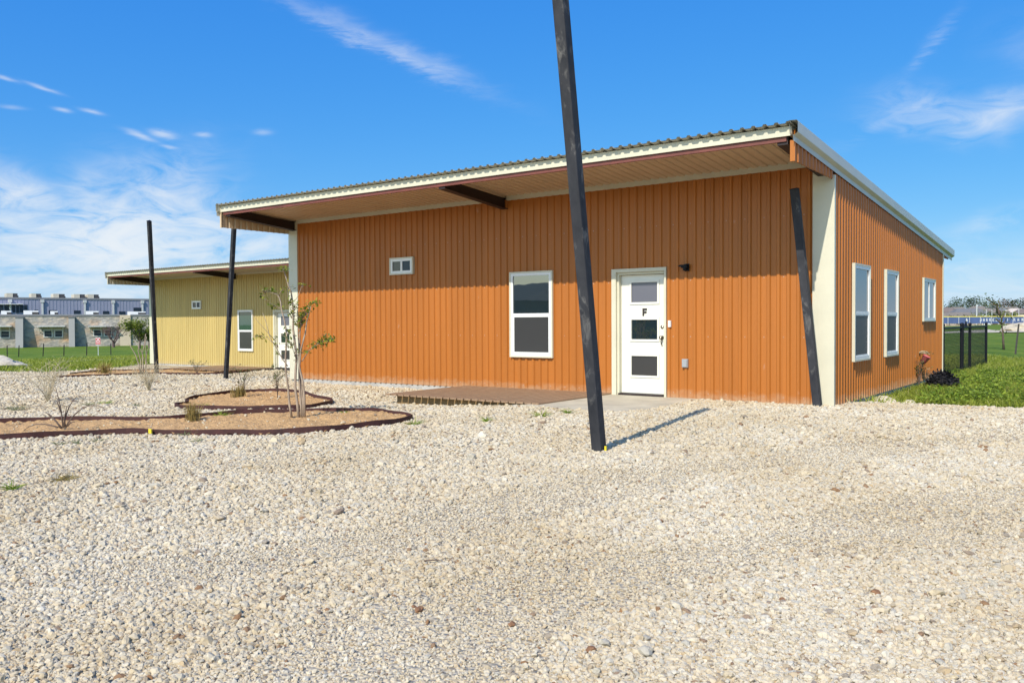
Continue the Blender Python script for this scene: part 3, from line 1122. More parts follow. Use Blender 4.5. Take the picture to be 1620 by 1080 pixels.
def edging(mb, pts, closed, top=0.080, bot=-0.06, th=0.008):
    n = len(pts)
    rows = []
    for i, p in enumerate(pts):
        a = pts[(i-1) % n] if (closed or i > 0) else pts[i]
        b = pts[(i+1) % n] if (closed or i < n-1) else pts[i]
        t = (b-a).normalized()
        nn = Vector((-t.y, t.x))
        z = hz(p.x, p.y)
        wv = 0.006*math.sin(i*0.7)
        rows.append([(p.x, p.y, z+bot), (p.x, p.y, z+top+wv), (p.x+nn.x*th, p.y+nn.y*th, z+top+wv), (p.x+nn.x*th, p.y+nn.y*th, z+bot)])
    vs = [v for r in rows for v in r]
    fs = []
    for i in range(n if closed else n-1):
        j = (i+1) % n
        for k in range(4):
            l = (k+1) % 4
            fs.append((4*i+k, 4*j+k, 4*j+l, 4*i+l))
    if not closed:
        fs += [(0, 1, 2, 3), (4*n-4, 4*n-1, 4*n-2, 4*n-3)]
    mb.add(vs, fs)


def bed(label, outline, closed, soil_z=0.028, top=0.080):
    t = thing('garden_bed', label, 'garden bed', (0, 0, 0), 0, 'steel edged garden beds')
    loop = smooth_loop([Vector((a, b)) for a, b in outline], closed)
    e = MB()
    edging(e, loop, closed, top)
    e.build('edging', M['rust'], t, fixn=True)
    # soil as a clipped lumpy grid
    xs_ = [p.x for p in loop]
    ys_ = [p.y for p in loop]
    st = 0.045
    GX, GY, GF = grid(np.arange(min(xs_), max(xs_)+st, st), np.arange(min(ys_), max(ys_)+st, st))
    poly = [(p.x, p.y) for p in loop]
    cxx = (GX[:-1, :-1]+st/2).ravel()
    cyy = (GY[:-1, :-1]+st/2).ravel()
    k = in_poly(cxx, cyy, poly)
    GZ = height(GX, GY)+soil_z+0.014*np.sin(GX*5.1+GY*2.3)*np.sin(GY*6.3-GX*1.7)+RNG.normal(0, 0.009, GX.shape)
    np_obj('soil', np.stack([GX, GY, GZ], -1).reshape(-1, 3), GF[k], M['soil'], t, smooth=True)
    return t, loop


b1, L1 = bed('long rust edged bed of tan soil nearest the camera, holding the young tree', BED1, True)
b2, L2 = bed('rounded rust edged bed of tan soil just behind the long one', BED2, True)
BED3 = [(-24.6, 0.40), (-24.35, 1.65), (-23.9, 3.2), (-22.6, 3.75), (-21.6, 4.6), (-22.0, 6.2), (-24.5, 6.3), (-26.4, 3.9), (-26.6, 2.6), (-25.9, 1.6)]
b3, L3 = bed('distant rust edged bed before the far corner of the yellow cabin', BED3, False)
# strap joints on the near edging and the yellow tag
q = Vector((-6.14, -7.095))
tag(MB().box(q.x-0.03, q.x+0.03, q.y-0.042, q.y-0.028, hz(q.x, q.y)+0.03, hz(q.x, q.y)+0.085).build('tag', M['yellowtag']), 'small square yellow tag on the near edging of the long bed', 'tag')


# ------------------------------------------------------------------ loose gravel stones (nobody could count them)
# wheel tracks worn into the gravel (world x, y)
TRACKS = [[(-0.3, -10.37), (-0.13, -9.39), (0.19, -7.86), (0.67, -5.93), (1.57, -3.74), (3.05, -1.23)], [(1.18, -10.81), (1.42, -9.46), (1.97, -7.92), (2.97, -5.92)]]


def gravel_points():
    out = []
    cam2 = np.array([CX, CY])
    fw = np.array([-math.sin(YAW), math.cos(YAW)])
    rt = np.array([math.cos(YAW), math.sin(YAW)])
    bands = [(1.7, 3.6, 9800, 0.0079), (3.6, 5.4, 7600, 0.0088), (5.4, 8.5, 4700, 0.0106), (8.5, 13.5, 2300, 0.0138), (13.5, 21, 1000, 0.0185), (21, 33, 300, 0.026)]
    for d0, d1, dens, size in bands:
        lat = 0.63*d1+2.3
        n = int((d1-d0)*2*lat*dens)
        d = RNG.uniform(d0, d1, n)
        l = RNG.uniform(-lat, lat, n)
        k = np.abs(l) < 0.63*d+2.3
        d, l = d[k], l[k]
        x = cam2[0]+fw[0]*d+rt[0]*l
        y = cam2[1]+fw[1]*d+rt[1]*l
        s = size*np.exp(RNG.normal(0, 0.30, len(x)))
        big = RNG.random(len(x)) < 0.05
        s = np.where(big, s*1.45, s)
        out.append(np.stack([x, y, s], -1))
    p = np.concatenate(out)
    x, y, s = p.T
    # thinner, finer gravel along worn tracks
    tr = np.full(len(x), 9.0)
    for path in TRACKS:
        for (ax, ay), (bx, by) in zip(path, path[1:]):
            dx, dy = bx-ax, by-ay
            t = np.clip(((x-ax)*dx+(y-ay)*dy)/(dx*dx+dy*dy), 0, 1)
            tr = np.minimum(tr, np.hypot(x-ax-t*dx, y-ay-t*dy))
    tr = tr+0.16*np.sin(x*2.3+y*1.1)+0.10*np.sin(x*5.1-y*3.7)+RNG.normal(0, 0.07, len(x))
    worn = tr < 0.42
    s = np.where(worn, s*0.66, s)
    keep = in_poly(x, y, GRAVEL_POLY)
    inbed = in_poly(x, y, [(p.x, p.y) for p in L1]) | in_poly(x, y, [(p.x, p.y) for p in L2]) | in_poly(x, y, [(p.x, p.y) for p in L3])
    keep &= ~(inbed & (RNG.random(len(x)) > 0.012))
    keep &= ~in_poly(x, y, PAD)
    keep &= ~((x > -12.25) & (x < 0.05) & (y > -0.03) & (y < 9))
    keep &= ~((x > -6.85) & (x < -3.6) & (y > -2.15) & (y < 0))
    keep &= ~((np.abs(x+0.649) < 0.06) & (np.abs(y+5.65) < 0.06))
    c, sn = math.cos(-YROT), math.sin(-YROT)
    lx = (x-YLOC[0])*c-(y-YLOC[1])*sn
    ly = (x-YLOC[0])*sn+(y-YLOC[1])*c
    keep &= ~((lx > -12.3) & (lx < 0.1) & (ly > -0.03)) & ~((lx > -6.85) & (lx < -3.6) & (ly > -2.15) & (ly < 0))
    keep &= ~(worn & (RNG.random(len(x)) < 0.40))
    x, y, s, inbed = x[keep], y[keep], s[keep], inbed[keep]
    s = np.where(inbed, s*0.8, s)
    z = height(x, y)+np.where(inbed, 0.028, 0.0)+s*RNG.uniform(-0.15, 0.6, len(s))
    return np.stack([x, y, z], -1), s


def stones_tree(variants=6):
    ng = bpy.data.node_groups.new('scatter_stones', 'GeometryNodeTree')
    ng.interface.new_socket('Geometry', in_out='INPUT', socket_type='NodeSocketGeometry')
    ng.interface.new_socket('Geometry', in_out='OUTPUT', socket_type='NodeSocketGeometry')
    N, L = ng.nodes, ng.links
    gi = N.new('NodeGroupInput')
    go = N.new('NodeGroupOutput')
    g2i = N.new('GeometryNodeGeometryToInstance')
    for k in range(variants):
        ico = N.new('GeometryNodeMeshIcoSphere')
        ico.inputs['Subdivisions'].default_value = 2
        sp = N.new('GeometryNodeSetPosition')
        L.new(ico.outputs['Mesh'], sp.inputs['Geometry'])
        pos = N.new('GeometryNodeInputPosition')
        nz = N.new('ShaderNodeTexNoise')
        nz.noise_dimensions = '4D'
        nz.inputs['W'].default_value = k*7.3+1.1
        nz.inputs['Scale'].default_value = 0.85
        nz.inputs['Detail'].default_value = 2
        L.new(pos.outputs[0], nz.inputs['Vector'])
        sub = N.new('ShaderNodeVectorMath')
        sub.operation = 'SUBTRACT'
        sub.inputs[1].default_value = (0.5, 0.5, 0.5)
        L.new(nz.outputs['Color'], sub.inputs[0])
        sc = N.new('ShaderNodeVectorMath')
        sc.operation = 'SCALE'
        sc.inputs['Scale'].default_value = 1.9
        L.new(sub.outputs[0], sc.inputs[0])
        L.new(sc.outputs[0], sp.inputs['Offset'])
        tf = N.new('GeometryNodeTransform')
        L.new(sp.outputs[0], tf.inputs['Geometry'])
        tf.inputs['Scale'].default_value = [(1.25, 0.85, 0.6), (1.1, 1.0, 0.7), (1.4, 0.8, 0.55), (1.0, 0.9, 0.8), (1.3, 1.0, 0.5), (1.15, 0.75, 0.7)][k % 6]
        sm = N.new('GeometryNodeSetMaterial')
        sm.inputs['Material'].default_value = M['stone']
        L.new(tf.outputs[0], sm.inputs['Geometry'])
        L.new(sm.outputs[0], g2i.inputs[0])
    iop = N.new('GeometryNodeInstanceOnPoints')
    L.new(gi.outputs[0], iop.inputs['Points'])
    L.new(g2i.outputs[0], iop.inputs['Instance'])
    iop.inputs['Pick Instance'].default_value = True
    ri = N.new('FunctionNodeRandomValue')
    ri.data_type = 'INT'
    for s in ri.inputs:
        if s.type == 'INT' and s.name == 'Max':
            s.default_value = variants-1
    ro = [s for s in ri.outputs if s.type == 'INT' and s.enabled][0]
    L.new(ro, iop.inputs['Instance Index'])
    rv = N.new('FunctionNodeRandomValue')
    rv.data_type = 'FLOAT_VECTOR'
    vin = [s for s in rv.inputs if s.type == 'VECTOR']
    vin[0].default_value = (-0.55, -0.55, 0)
    vin[1].default_value = (0.55, 0.55, 6.283)
    L.new([s for s in rv.outputs if s.type == 'VECTOR'][0], iop.inputs['Rotation'])
    at = N.new('GeometryNodeInputNamedAttribute')
    at.data_type = 'FLOAT'
    at.inputs['Name'].default_value = 'sz'
    L.new([s for s in at.outputs if s.enabled and s.name == 'Attribute'][0], iop.inputs['Scale'])
    L.new(iop.outputs[0], go.inputs[0])
    return ng


P, S = gravel_points()
me = bpy.data.meshes.new('gravel_stones')
me.vertices.add(len(P))
me.vertices.foreach_set('co', P.astype(np.float32).ravel())
a = me.attributes.new('sz', 'FLOAT', 'POINT')
a.data.foreach_set('value', S.astype(np.float32))
me.materials.append(M['stone'])
stones = bpy.data.objects.new('gravel_stones', me)
COL.objects.link(stones)
md = stones.modifiers.new('scatter', 'NODES')
md.node_group = stones_tree()
tag(stones, 'loose pale limestone chips covering the yard', 'gravel', kind='stuff')
print('stones', len(P))


# ------------------------------------------------------------------ plants
def leaf_faces(centers, size, rng, flat=0.5, aspect=0.45):
    """folded diamond leaves"""
    V, Fc = [], []
    for c in centers:
        s = size*rng.uniform(0.6, 1.25)
        d = Vector((rng.gauss(0, 1), rng.gauss(0, 1), rng.gauss(0, flat))).normalized()
        a = d.cross(Vector((rng.gauss(0, .4), rng.gauss(0, .4), 1))).normalized()
        nn = d.cross(a)
        c = Vector(c)
        o = len(V)
        V += [c, c+d*s*0.5+a*s*aspect*0.5+nn*s*0.08, c+d*s, c+d*s*0.5-a*s*aspect*0.5+nn*s*0.08]
        Fc += [(o, o+1, o+2, o+3)]
    return V, Fc


def on_plane(u, v, base):
    """picture point carried to the upright plane through base that faces the camera"""
    n = Vector((-math.sin(YAW), math.cos(YAW), 0))
    o = Vector((CX, CY, CZ))
    d = FW+RT*((u-810)/FPX)-UP*((v-540)/FPX)
    t = (Vector(base)-o).dot(n)/d.dot(n)
    return o+d*t


rnd = random.Random(5)


def young_tree():
    base = Vector((-5.82, -5.05, hz(-5.82, -5.05)+0.03))
    t = thing('young_tree', 'young multi stemmed tree with sparse new leaves in the long bed', 'tree', base)
    n = Vector((-math.sin(YAW), math.cos(YAW), 0))
    stems = [
        ([(462, 660), (459, 640), (456.5, 612), (454.4, 586.7), (455.4, 567), (456.4, 528.3), (452.5, 507), (448.6, 489.4), (447.5, 477.8), (444.4, 471), (442.2, 467.8)], 0.017, -0.10),
        ([(442.2, 467.8), (438, 465.5), (433, 464), (426, 461.5), (419, 459)], 0.007, -0.10),
        ([(442.2, 467.8), (444.5, 463), (447.5, 458)], 0.006, -0.12),
        ([(472.5, 662), (470, 640), (467, 612), (467.5, 588), (468.2, 567), (466, 545), (463.5, 520), (464, 500), (461.5, 478), (460, 462), (456.7, 453), (453.3, 443.3), (448.9, 431), (447.5, 425)], 0.021, 0.02),
        ([(476.8, 661), (475.5, 640), (473, 612), (470.5, 586.7), (471, 557.5), (472, 528), (474, 505), (477, 495)], 0.017, 0.10),
        ([(482, 660), (480.8, 630), (479.7, 606), (474, 579), (475.8, 553.6), (479, 540), (483.7, 525), (485.6, 509), (488, 497), (492, 484)], 0.018, 0.0),
        ([(479, 659), (478.5, 635), (474, 606), (471, 588), (470, 560), (468, 530), (467, 505), (466, 490)], 0.013, 0.14),
        ([(476.5, 572), (482, 564), (488, 555), (496, 548), (506, 541), (516, 537), (525, 536)], 0.008, 0.05),
        ([(455, 579), (449, 568), (444.5, 559), (439.5, 548), (436, 540), (432, 530), (425, 507), (420.5, 495)], 0.008, -0.16),
        ([(439.5, 548), (431, 540), (424, 533), (416, 531.5), (409, 531)], 0.005, -0.14),
        ([(436, 540), (424, 524), (412, 509), (401, 493)], 0.005, -0.2),
        ([(448.6, 489.4), (441, 487), (434, 482), (428, 479)], 0.005, -0.06),
        ([(468.2, 567), (462, 550), (458, 540), (448, 532), (440, 528)], 0.005, 0.08),
        ([(461.5, 478), (468, 473), (473, 465), (476, 453), (479, 447)], 0.005, 0.05),
        ([(464, 500), (459, 489), (457, 474), (455.5, 462), (456, 455)], 0.006, -0.03),
        ([(472, 528), (478, 512), (481, 500), (486, 488)], 0.005, 0.12)]
    m = MB()
    for path, r, dy in stems:
        pts = []
        for i, (u, v) in enumerate(path):
            pts.append(on_plane(u, v, base)+n*(dy*min(1, i/4)+0.02*math.sin(i*1.7+dy*20)))
        pts[0].z = max(pts[0].z, base.z-0.03)
        k = len(pts)
        m.tube(pts, [r*(1-0.62*i/(k-1)) for i in range(k)], 6)
    # leaf clusters: (u, v, spread u, spread v, count)
    cl = [(448, 425, 6, 3.5, 26), (419, 458, 5, 5, 18), (428, 457, 6, 4, 16), (434, 462, 4, 3, 8), (447, 457, 5, 3, 6), (457, 456, 3, 6, 12), (459, 474, 3, 4, 8), (427, 480, 4, 3, 8), (434, 483, 6, 3, 9), (441, 486, 4, 2, 6), (419, 469, 5, 5, 10),
          (477, 497, 7, 9, 42), (484, 491, 6, 8, 34), (478, 507, 5, 8, 34), (470, 510, 4, 6, 14), (500, 477, 6, 4, 20), (489, 483, 5, 5, 14), (480, 450, 4, 4, 10), (474, 515, 3, 6, 12),
          (509, 541, 10, 5, 55), (519, 537, 8, 4, 40), (496, 547, 7, 4, 22), (487, 556, 5, 3, 10), (525, 534, 4, 4, 14), (514, 530, 4, 3, 8),
          (412, 531, 6, 2.5, 18), (404, 531, 3, 3, 6), (420, 534, 3, 2, 4), (439, 545, 3, 4, 7), (441, 559, 3, 2, 6), (455, 522, 4, 8, 20), (466, 483, 4, 8, 16), (462, 540, 5, 10, 16), (456, 545, 3, 4, 8), (468, 560, 4, 8, 10), (461, 497, 4, 6, 12), (436, 533, 4, 3, 5), (478, 555, 3, 4, 6)]
    V, Fc = [], []
    for (u, v, su, sv, c) in cl:
        cs = []
        for _ in range(int(c*1.25)):
            p = on_plane(u+rnd.gauss(0, su*0.55), v+rnd.gauss(0, sv*0.55), base)+n*rnd.gauss(0, 0.07)
            cs.append(p-base)
        root_ = on_plane(u, v+sv*1.1, base)-base
        for q in cs[::3]:
            mid_ = (root_+q)*0.5+Vector((rnd.gauss(0, 0.012), rnd.gauss(0, 0.012), 0.012))
            m.tube([root_+base, mid_+base, q+base], [0.0035, 0.0028, 0.0015], 3, cap=False)
        v2, f2 = leaf_faces(cs, 0.056, rnd, 0.7, 0.55)
        o = len(V)
        V += v2
        Fc += [tuple(i+o for i in f) for f in f2]
    np_obj('leaves', [tuple(v) for v in V], Fc, M['leaf'], t)
    m.build('trunk', M['bark'], t, smooth=True).matrix_parent_inverse = Matrix.Translation(-base)
    return t


young_tree()


def sprig(name, label, cat, loc, h, spread, nstem, material, rad=0.003, leafsize=0.0, leafmat_=None, nleaf=0, curve=0.3, group=None, fork=2, leafpart='leaves'):
    """upright or arching stems from one root, each forking; optional leaves"""
    t = thing(name, label, cat, loc, 0, group)
    m = MB()
    tips = []
    for i in range(nstem):
        a = rnd.uniform(0, 6.283)
        out = spread*rnd.uniform(0.3, 1.0)
        hh = h*rnd.uniform(0.55, 1.0)
        p = []
        for k in range(6):
            s = k/5
            rr = out*(s**(1+curve))
            p.append(Vector((math.cos(a)*rr+rnd.gauss(0, 0.006), math.sin(a)*rr+rnd.gauss(0, 0.006), hh*math.sin(s*1.5708*(1.0+0.0*curve))-0.01)))
        m.tube(p, [rad*(1-0.6*k/5) for k in range(6)], 4)
        tips += p[3:]
        for _ in range(fork):
            q = p[rnd.randint(2, 4)]
            d = Vector((rnd.gauss(0, 1), rnd.gauss(0, 1), abs(rnd.gauss(0.6, 0.5)))).normalized()*h*rnd.uniform(0.15, 0.35)
            m.tube([q, q+d*0.5+Vector((0, 0, 0.01)), q+d], [rad*0.6, rad*0.5, rad*0.3], 3)
            tips.append(q+d)
    m.build('stems', material, t)
    if nleaf:
        cs = [rnd.choice(tips)+Vector((rnd.gauss(0, 0.02), rnd.gauss(0, 0.02), rnd.gauss(0, 0.02))) for _ in range(nleaf)]
        V, Fc = leaf_faces(cs, leafsize, rnd, 0.8, 0.4)
        np_obj(leafpart, [tuple(v) for v in V], Fc, leafmat_, t)
    return t


def blades(loc, n, h, spread, rng, w=0.006, lean=0.5):
    V, Fc = [], []
    for _ in range(n):
        a = rng.uniform(0, 6.283)
        r = spread*abs(rng.gauss(0, 0.4))
        b = Vector((loc[0]+math.cos(a)*r, loc[1]+math.sin(a)*r, loc[2]))
        d = Vector((rng.gauss(0, lean), rng.gauss(0, lean), 1)).normalized()
        hh = h*rng.uniform(0.5, 1.1)
        s = d.cross(Vector((rng.gauss(0, 1), rng.gauss(0, 1), 0.1))).normalized()*w
        mid = b+d*hh*0.55
        tip = b+d*hh+Vector((d.x, d.y, -0.25))*hh*0.35
        o = len(V)
        V += [b-s, b+s, mid+s*0.8, mid-s*0.8, tip]
        Fc += [(o, o+1, o+2, o+3), (o+3, o+2, o+4, o+4)]
    return V, Fc


def tri_obj(name, V, Fc, material, parent=None):
    me = bpy.data.meshes.new(name)
    me.from_pydata([tuple(v) for v in V], [], [f if len(set(f)) == 4 else f[:3] for f in Fc])
    me.materials.append(material)
    o = bpy.data.objects.new(name, me)
    COL.objects.link(o)
    if parent:
        o.parent = parent
    return o


def tuft(name, label, cat, loc, n, h, spread, material, group=None, w=0.006, lean=0.5):
    V, Fc = blades((0, 0, -0.01), n, h, spread, rnd, w, lean)
    o = tri_obj(name, V, Fc, material)
    o.location = loc
    return tag(o, label, cat, group)


def gz(x, y, o=0.0):
    return (x, y, hz(x, y)+o)


# dead arching rose-like stems in the long bed
def arching_plant():
    loc = Vector(gz(-7.25, -7.52, 0.03))
    t = thing('dead_shrub', 'leafless dark arching stems growing in the left end of the long bed', 'shrub', loc)
    n = Vector((-math.sin(YAW), math.cos(YAW), 0))
    paths = [[(100, 676), (98, 660), (96, 645), (92, 628), (88, 613)], [(101, 676), (103, 660), (108, 645), (114, 634), (120, 627)], [(104, 676), (108, 668), (118, 656), (130, 646), (142, 641), (155, 641), (168, 646)], [(98, 677), (90, 668), (80, 659), (72, 651)], [(92, 676), (82, 673), (70, 671), (56, 671), (44, 675), (36, 681)],
             [(103, 675), (102, 662), (105, 650), (107, 642)], [(96, 677), (88, 665), (78, 655), (70, 652)], [(106, 674), (112, 668), (118, 667)], [(114, 634), (119, 634), (124, 635)], [(97, 652), (92, 640), (90, 633)]]
    m = MB()
    for i, p in enumerate(paths):
        k = len(p)
        m.tube([on_plane(u, v, loc)+n*(0.03*math.sin(i*2.1)*(j/k)) for j, (u, v) in enumerate(p)], [0.011*(1-0.65*j/(k-1)) for j in range(k)], 5)
    o = m.build('stems', M['drystem'], t, smooth=True)
    o.matrix_parent_inverse = Matrix.Translation(-loc)
    return t


arching_plant()
sprig('dry_shrub', 'tall pale dry twiggy shrub in the gravel left of the beds', 'shrub', gz(-11.8, -5.7), 0.80, 0.66, 34, M['dry'], 0.0042, 0.028, M['greysprig'], 120, group='pale dry shrubs in the gravel', fork=4)
sprig('dry_shrub', 'rounded pale dry bush in the gravel in front of the far left post', 'shrub', gz(-12.75, -3.25), 0.58, 0.50, 46, M['dry'], 0.0038, 0.022, M['greysprig'], 90, group='pale dry shrubs in the gravel', fork=4)
t = tuft('grass_clump', 'upright tan grass clump in the long bed', 'grass clump', gz(-7.0, -6.0, 0.035), 170, 0.30, 0.16, M['straw'], 'tan grass clumps in the beds', 0.004, 0.16)
t = tuft('grass_clump', 'tan grass clump with a leafy sprig above it in the rounded bed', 'grass clump', gz(-9.62, -3.33, 0.035), 170, 0.26, 0.18, M['straw'], 'tan grass clumps in the beds', 0.005, 0.15)
sprig('leafy_shrub', 'small open leafy shrub rising from the tan grass clump in the rounded bed', 'shrub', gz(-9.66, -3.2, 0.03), 0.55, 0.32, 12, M['drystem'], 0.004, 0.045, M['leaf2'], 150, group='small green shrubs in the rounded bed')
sprig('leafy_shrub', 'small dense grey green shrub on a thin stem in the rounded bed', 'shrub', gz(-8.75, -3.15, 0.03), 0.55, 0.17, 9, M['drystem'], 0.004, 0.04, M['leaf2'], 190, curve=1.4, group='small green shrubs in the rounded bed')
t = tuft('grass_clump', 'rusty tan grass clump in the distant bed by the yellow cabin', 'grass clump', gz(-25.5, 2.6, 0.03), 130, 0.5, 0.35, M['straw'], 'tan grass clumps in the beds', 0.009, 0.25)
sprig('leafy_shrub', 'little shrub beside the far left post before the yellow cabin', 'shrub', gz(-22.4, 4.2, 0.0), 0.5, 0.4, 9, M['drystem'], 0.006, 0.07, M['greysprig'], 90)


def bare_sapling(label, base_uv, depth, paths, r, material, leaf=None):
    base = px(base_uv[0], depth)
    base = Vector(gz(base.x, base.y))
    t = thing('bare_sapling', label, 'tree', base)
    n = Vector((-math.sin(YAW), math.cos(YAW), 0))
    m = MB()
    tips = []
    for i, p in enumerate(paths):
        pts = [on_plane(u, v, base)+n*(0.08*math.sin(i*1.9)*j/len(p)) for j, (u, v) in enumerate(p)]
        k = len(pts)
        m.tube(pts, [r*(1-0.6*j/(k-1))*(1 if i < 4 else 0.6) for j in range(k)], 5)
        tips += pts[2:]
    o = m.build('trunk', material, t, smooth=True)
    o.matrix_parent_inverse = Matrix.Translation(-base)
    if leaf:
        cs = [rnd.choice(tips)-base+Vector((rnd.gauss(0, leaf[2]), rnd.gauss(0, leaf[2]), rnd.gauss(0, leaf[2]))) for _ in range(leaf[0])]
        V, Fc = leaf_faces(cs, leaf[1], rnd, 0.8, 0.5)
        np_obj('leaves', [tuple(v) for v in V], Fc, leaf[3], t)
    return t


bare_sapling('thin bare multi stemmed sapling in the distant bed before the yellow cabin', (226, 590), 27.0,
             [[(222, 591), (220, 578), (215, 562), (208, 550), (203, 543)], [(227, 592), (226, 575), (225, 558), (228, 542), (229, 528)], [(230, 592), (231, 575), (232, 560), (230, 545), (233, 532)], [(224, 591), (223, 570), (219, 555), (221, 540)],
              [(225, 558), (218, 548), (212, 538)], [(232, 560), (235, 550), (234, 540)], [(231, 575), (227, 565), (224, 552)]], 0.022, M['bark'])

# weeds and grass tufts growing through the gravel
WEEDS = [(858, 660, 0.11, 'spreading green weed in the gravel before the concrete landing'), (898, 655, 0.09, 'green weed at the near edge of the concrete landing'), (770, 668, 0.08, 'grassy weed in the gravel before the deck'), (655, 673, 0.09, 'grassy weed just right of the long bed'),
         (712, 637, 0.08, 'weed sprouting under the front edge of the deck'), (738, 640, 0.07, 'smaller weed under the front edge of the deck'), (142, 642, 0.10, 'greyish weed left of the rounded bed'), (168, 640, 0.10, 'low weed in the gravel just behind the arching stems'), (216, 644, 0.07, 'tiny weed behind the long bed, under the dry bush'),
         (25, 650, 0.16, 'wide weed patch in the gravel behind the long bed, far left'), (92, 705, 0.06, 'small weed in front of the long bed, far left'), (124, 704, 0.06, 'small weed in front of the long bed below the arching stems'), (155, 700, 0.06, 'small weed in front of the long bed left of the yellow tag'), (296, 690, 0.07, 'weed against the front edging right of the yellow tag'),
         (20, 776, 0.07, 'bright green sprig in open gravel at the lower left'), (312, 700, 0.05, 'tiny weed in front of the long bed at its middle'), (322, 645, 0.08, 'weed between the two near beds at their left'), (545, 655, 0.05, 'bright weed inside the right end of the long bed'), (350, 660, 0.10, 'low weed in the middle of the long bed')]


def ray_ground(u, v):
    o = Vector((CX, CY, CZ))
    d = FW+RT*((u-810)/FPX)-UP*((v-540)/FPX)
    z = 0.0
    for _ in range(40):
        t = (z-CZ)/d.z
        p = o+d*t
        z = 0.5*z+0.5*hz(p.x, p.y)
    return p


for (u, v, h, lab) in WEEDS:
    p = ray_ground(u, v)
    o = tuft('weed', lab, 'weed', (p.x, p.y, hz(p.x, p.y)+0.02), 40, h*1.5, h*0.9, M['greysprig'] if v > 640 and u < 320 and u != 20 else M['weedleaf'], 'small weeds growing in the yard', 0.0035, 1.5)
p = ray_ground(98, 762)
tuft('dry_grass_tuft', 'flattened dead tan grass tuft in open gravel at the lower left', 'grass clump', (p.x, p.y, hz(p.x, p.y)+0.015), 90, 0.10, 0.16, M['straw'], None, 0.003, 1.3)

# twigs and odd brown rocks on the near gravel
ROCKS = [(663, 967, 0.030), (655, 962, 0.018), (810, 990, 0.024), (935, 1030, 0.026), (1385, 940, 0.03), (1290, 930, 0.026), (1238, 950, 0.02), (1470, 688, 0.03), (1245, 752, 0.025)]


for (u, v, an, ln, lab) in [(685, 892, 0.5, 0.10, 'short dark twig lying on the gravel left of the post, near the bottom'), (895, 905, 2.3, 0.05, 'tiny twig on the near gravel below the post'), (1462, 716, 0.9, 0.13, 'thin dark twig on the gravel at right')]:
    p = ray_ground(u, v)
    z_ = hz(p.x, p.y)+0.018
    c_, s_ = math.cos(an)*ln, math.sin(an)*ln
    tw = MB()
    tw.tube([(-c_*0.5, -s_*0.5, 0), (0.01, 0.004, 0.006), (c_*0.5, s_*0.5, 0.002)], [0.0035, 0.004, 0.002], 5)
    tw.tube([(0.01, 0.004, 0.006), (c_*0.2-s_*0.12, s_*0.2+c_*0.12, 0.01)], [0.0028, 0.0015], 4)
    o = tw.build('twig', M['drystem'])
    o.location = (p.x, p.y, z_)
    tag(o, lab, 'twig', 'twigs lying on the gravel')


# ------------------------------------------------------------------ right side: grass, weeds, fence, pot
def grass_mesh(name, label, n, sampler, h, w, material, lean=0.45):
    x, y, z = sampler(n)
    n = len(x)
    hh = h*RNG.uniform(0.45, 1.15, n)
    an = RNG.uniform(0, 6.283, n)
    lx, ly = RNG.normal(0, lean, n), RNG.normal(0, lean, n)
    sx, sy = np.cos(an)*w, np.sin(an)*w
    V = np.empty((n, 5, 3))
    V[:, 0] = np.stack([x-sx, y-sy, z], -1)
    V[:, 1] = np.stack([x+sx, y+sy, z], -1)
    mx, my, mz = x+lx*hh*0.5, y+ly*hh*0.5, z+hh*0.6
    V[:, 2] = np.stack([mx+sx*0.7, my+sy*0.7, mz], -1)
    V[:, 3] = np.stack([mx-sx*0.7, my-sy*0.7, mz], -1)
    V[:, 4] = np.stack([x+lx*hh*1.25, y+ly*hh*1.25, z+hh*0.95], -1)
    b = np.arange(n)[:, None]*5
    F = np.concatenate([b+np.array([[0, 1, 2]]), b+np.array([[0, 2, 3]]), b+np.array([[3, 2, 4]])], 0)
    o = np_obj(name, V.reshape(-1, 3), F, material)
    return tag(o, label, 'grass', kind='stuff')


def near_right(n):
    d = RNG.uniform(12.3, 30, n)
    l = RNG.uniform(0.37, 0.68, n)*d
    x = CX-math.sin(YAW)*d+math.cos(YAW)*l
    y = CY+math.cos(YAW)*d+math.sin(YAW)*l
    wob = 0.12*np.sin(x*5.3)+0.08*np.sin(x*13.1+1)
    k = ~in_poly(x, y+wob-0.1, GRAVEL_POLY) & ~((x < 0.06) & (y < 9.0)) & (x > -3)
    bare = (x < 1.05-0.1*y) & (y < 2.6) & (y > 0.5)          # bare caliche strip by the wall
    k &= ~(bare & (RNG.random(n) < 0.82))
    k &= RNG.random(n) < np.clip(1.5-(d-12)/18, 0.35, 1)
    x, y = x[k], y[k]
    return x, y, height(x, y)-0.01


grass_mesh('grass', 'bright green spring grass right of the orange cabin', 70000, near_right, 0.15, 0.006, M['grassblade'], 0.6)


def near_left(n):
    x = RNG.uniform(-62, -27, n)
    y = RNG.uniform(-4, 32, n)
    k = ~in_poly(x+RNG.normal(0, 0.3, n), y, GRAVEL_POLY) & (RNG.random(n) < np.clip(1.3-(-x-27)/40, 0.2, 1))
    x, y = x[k], y[k]
    return x, y, height(x, y)-0.01


grass_mesh('grass', 'bright green grass beyond the gravel at left', 60000, near_left, 0.22, 0.016, M['grassblade'], 0.6)


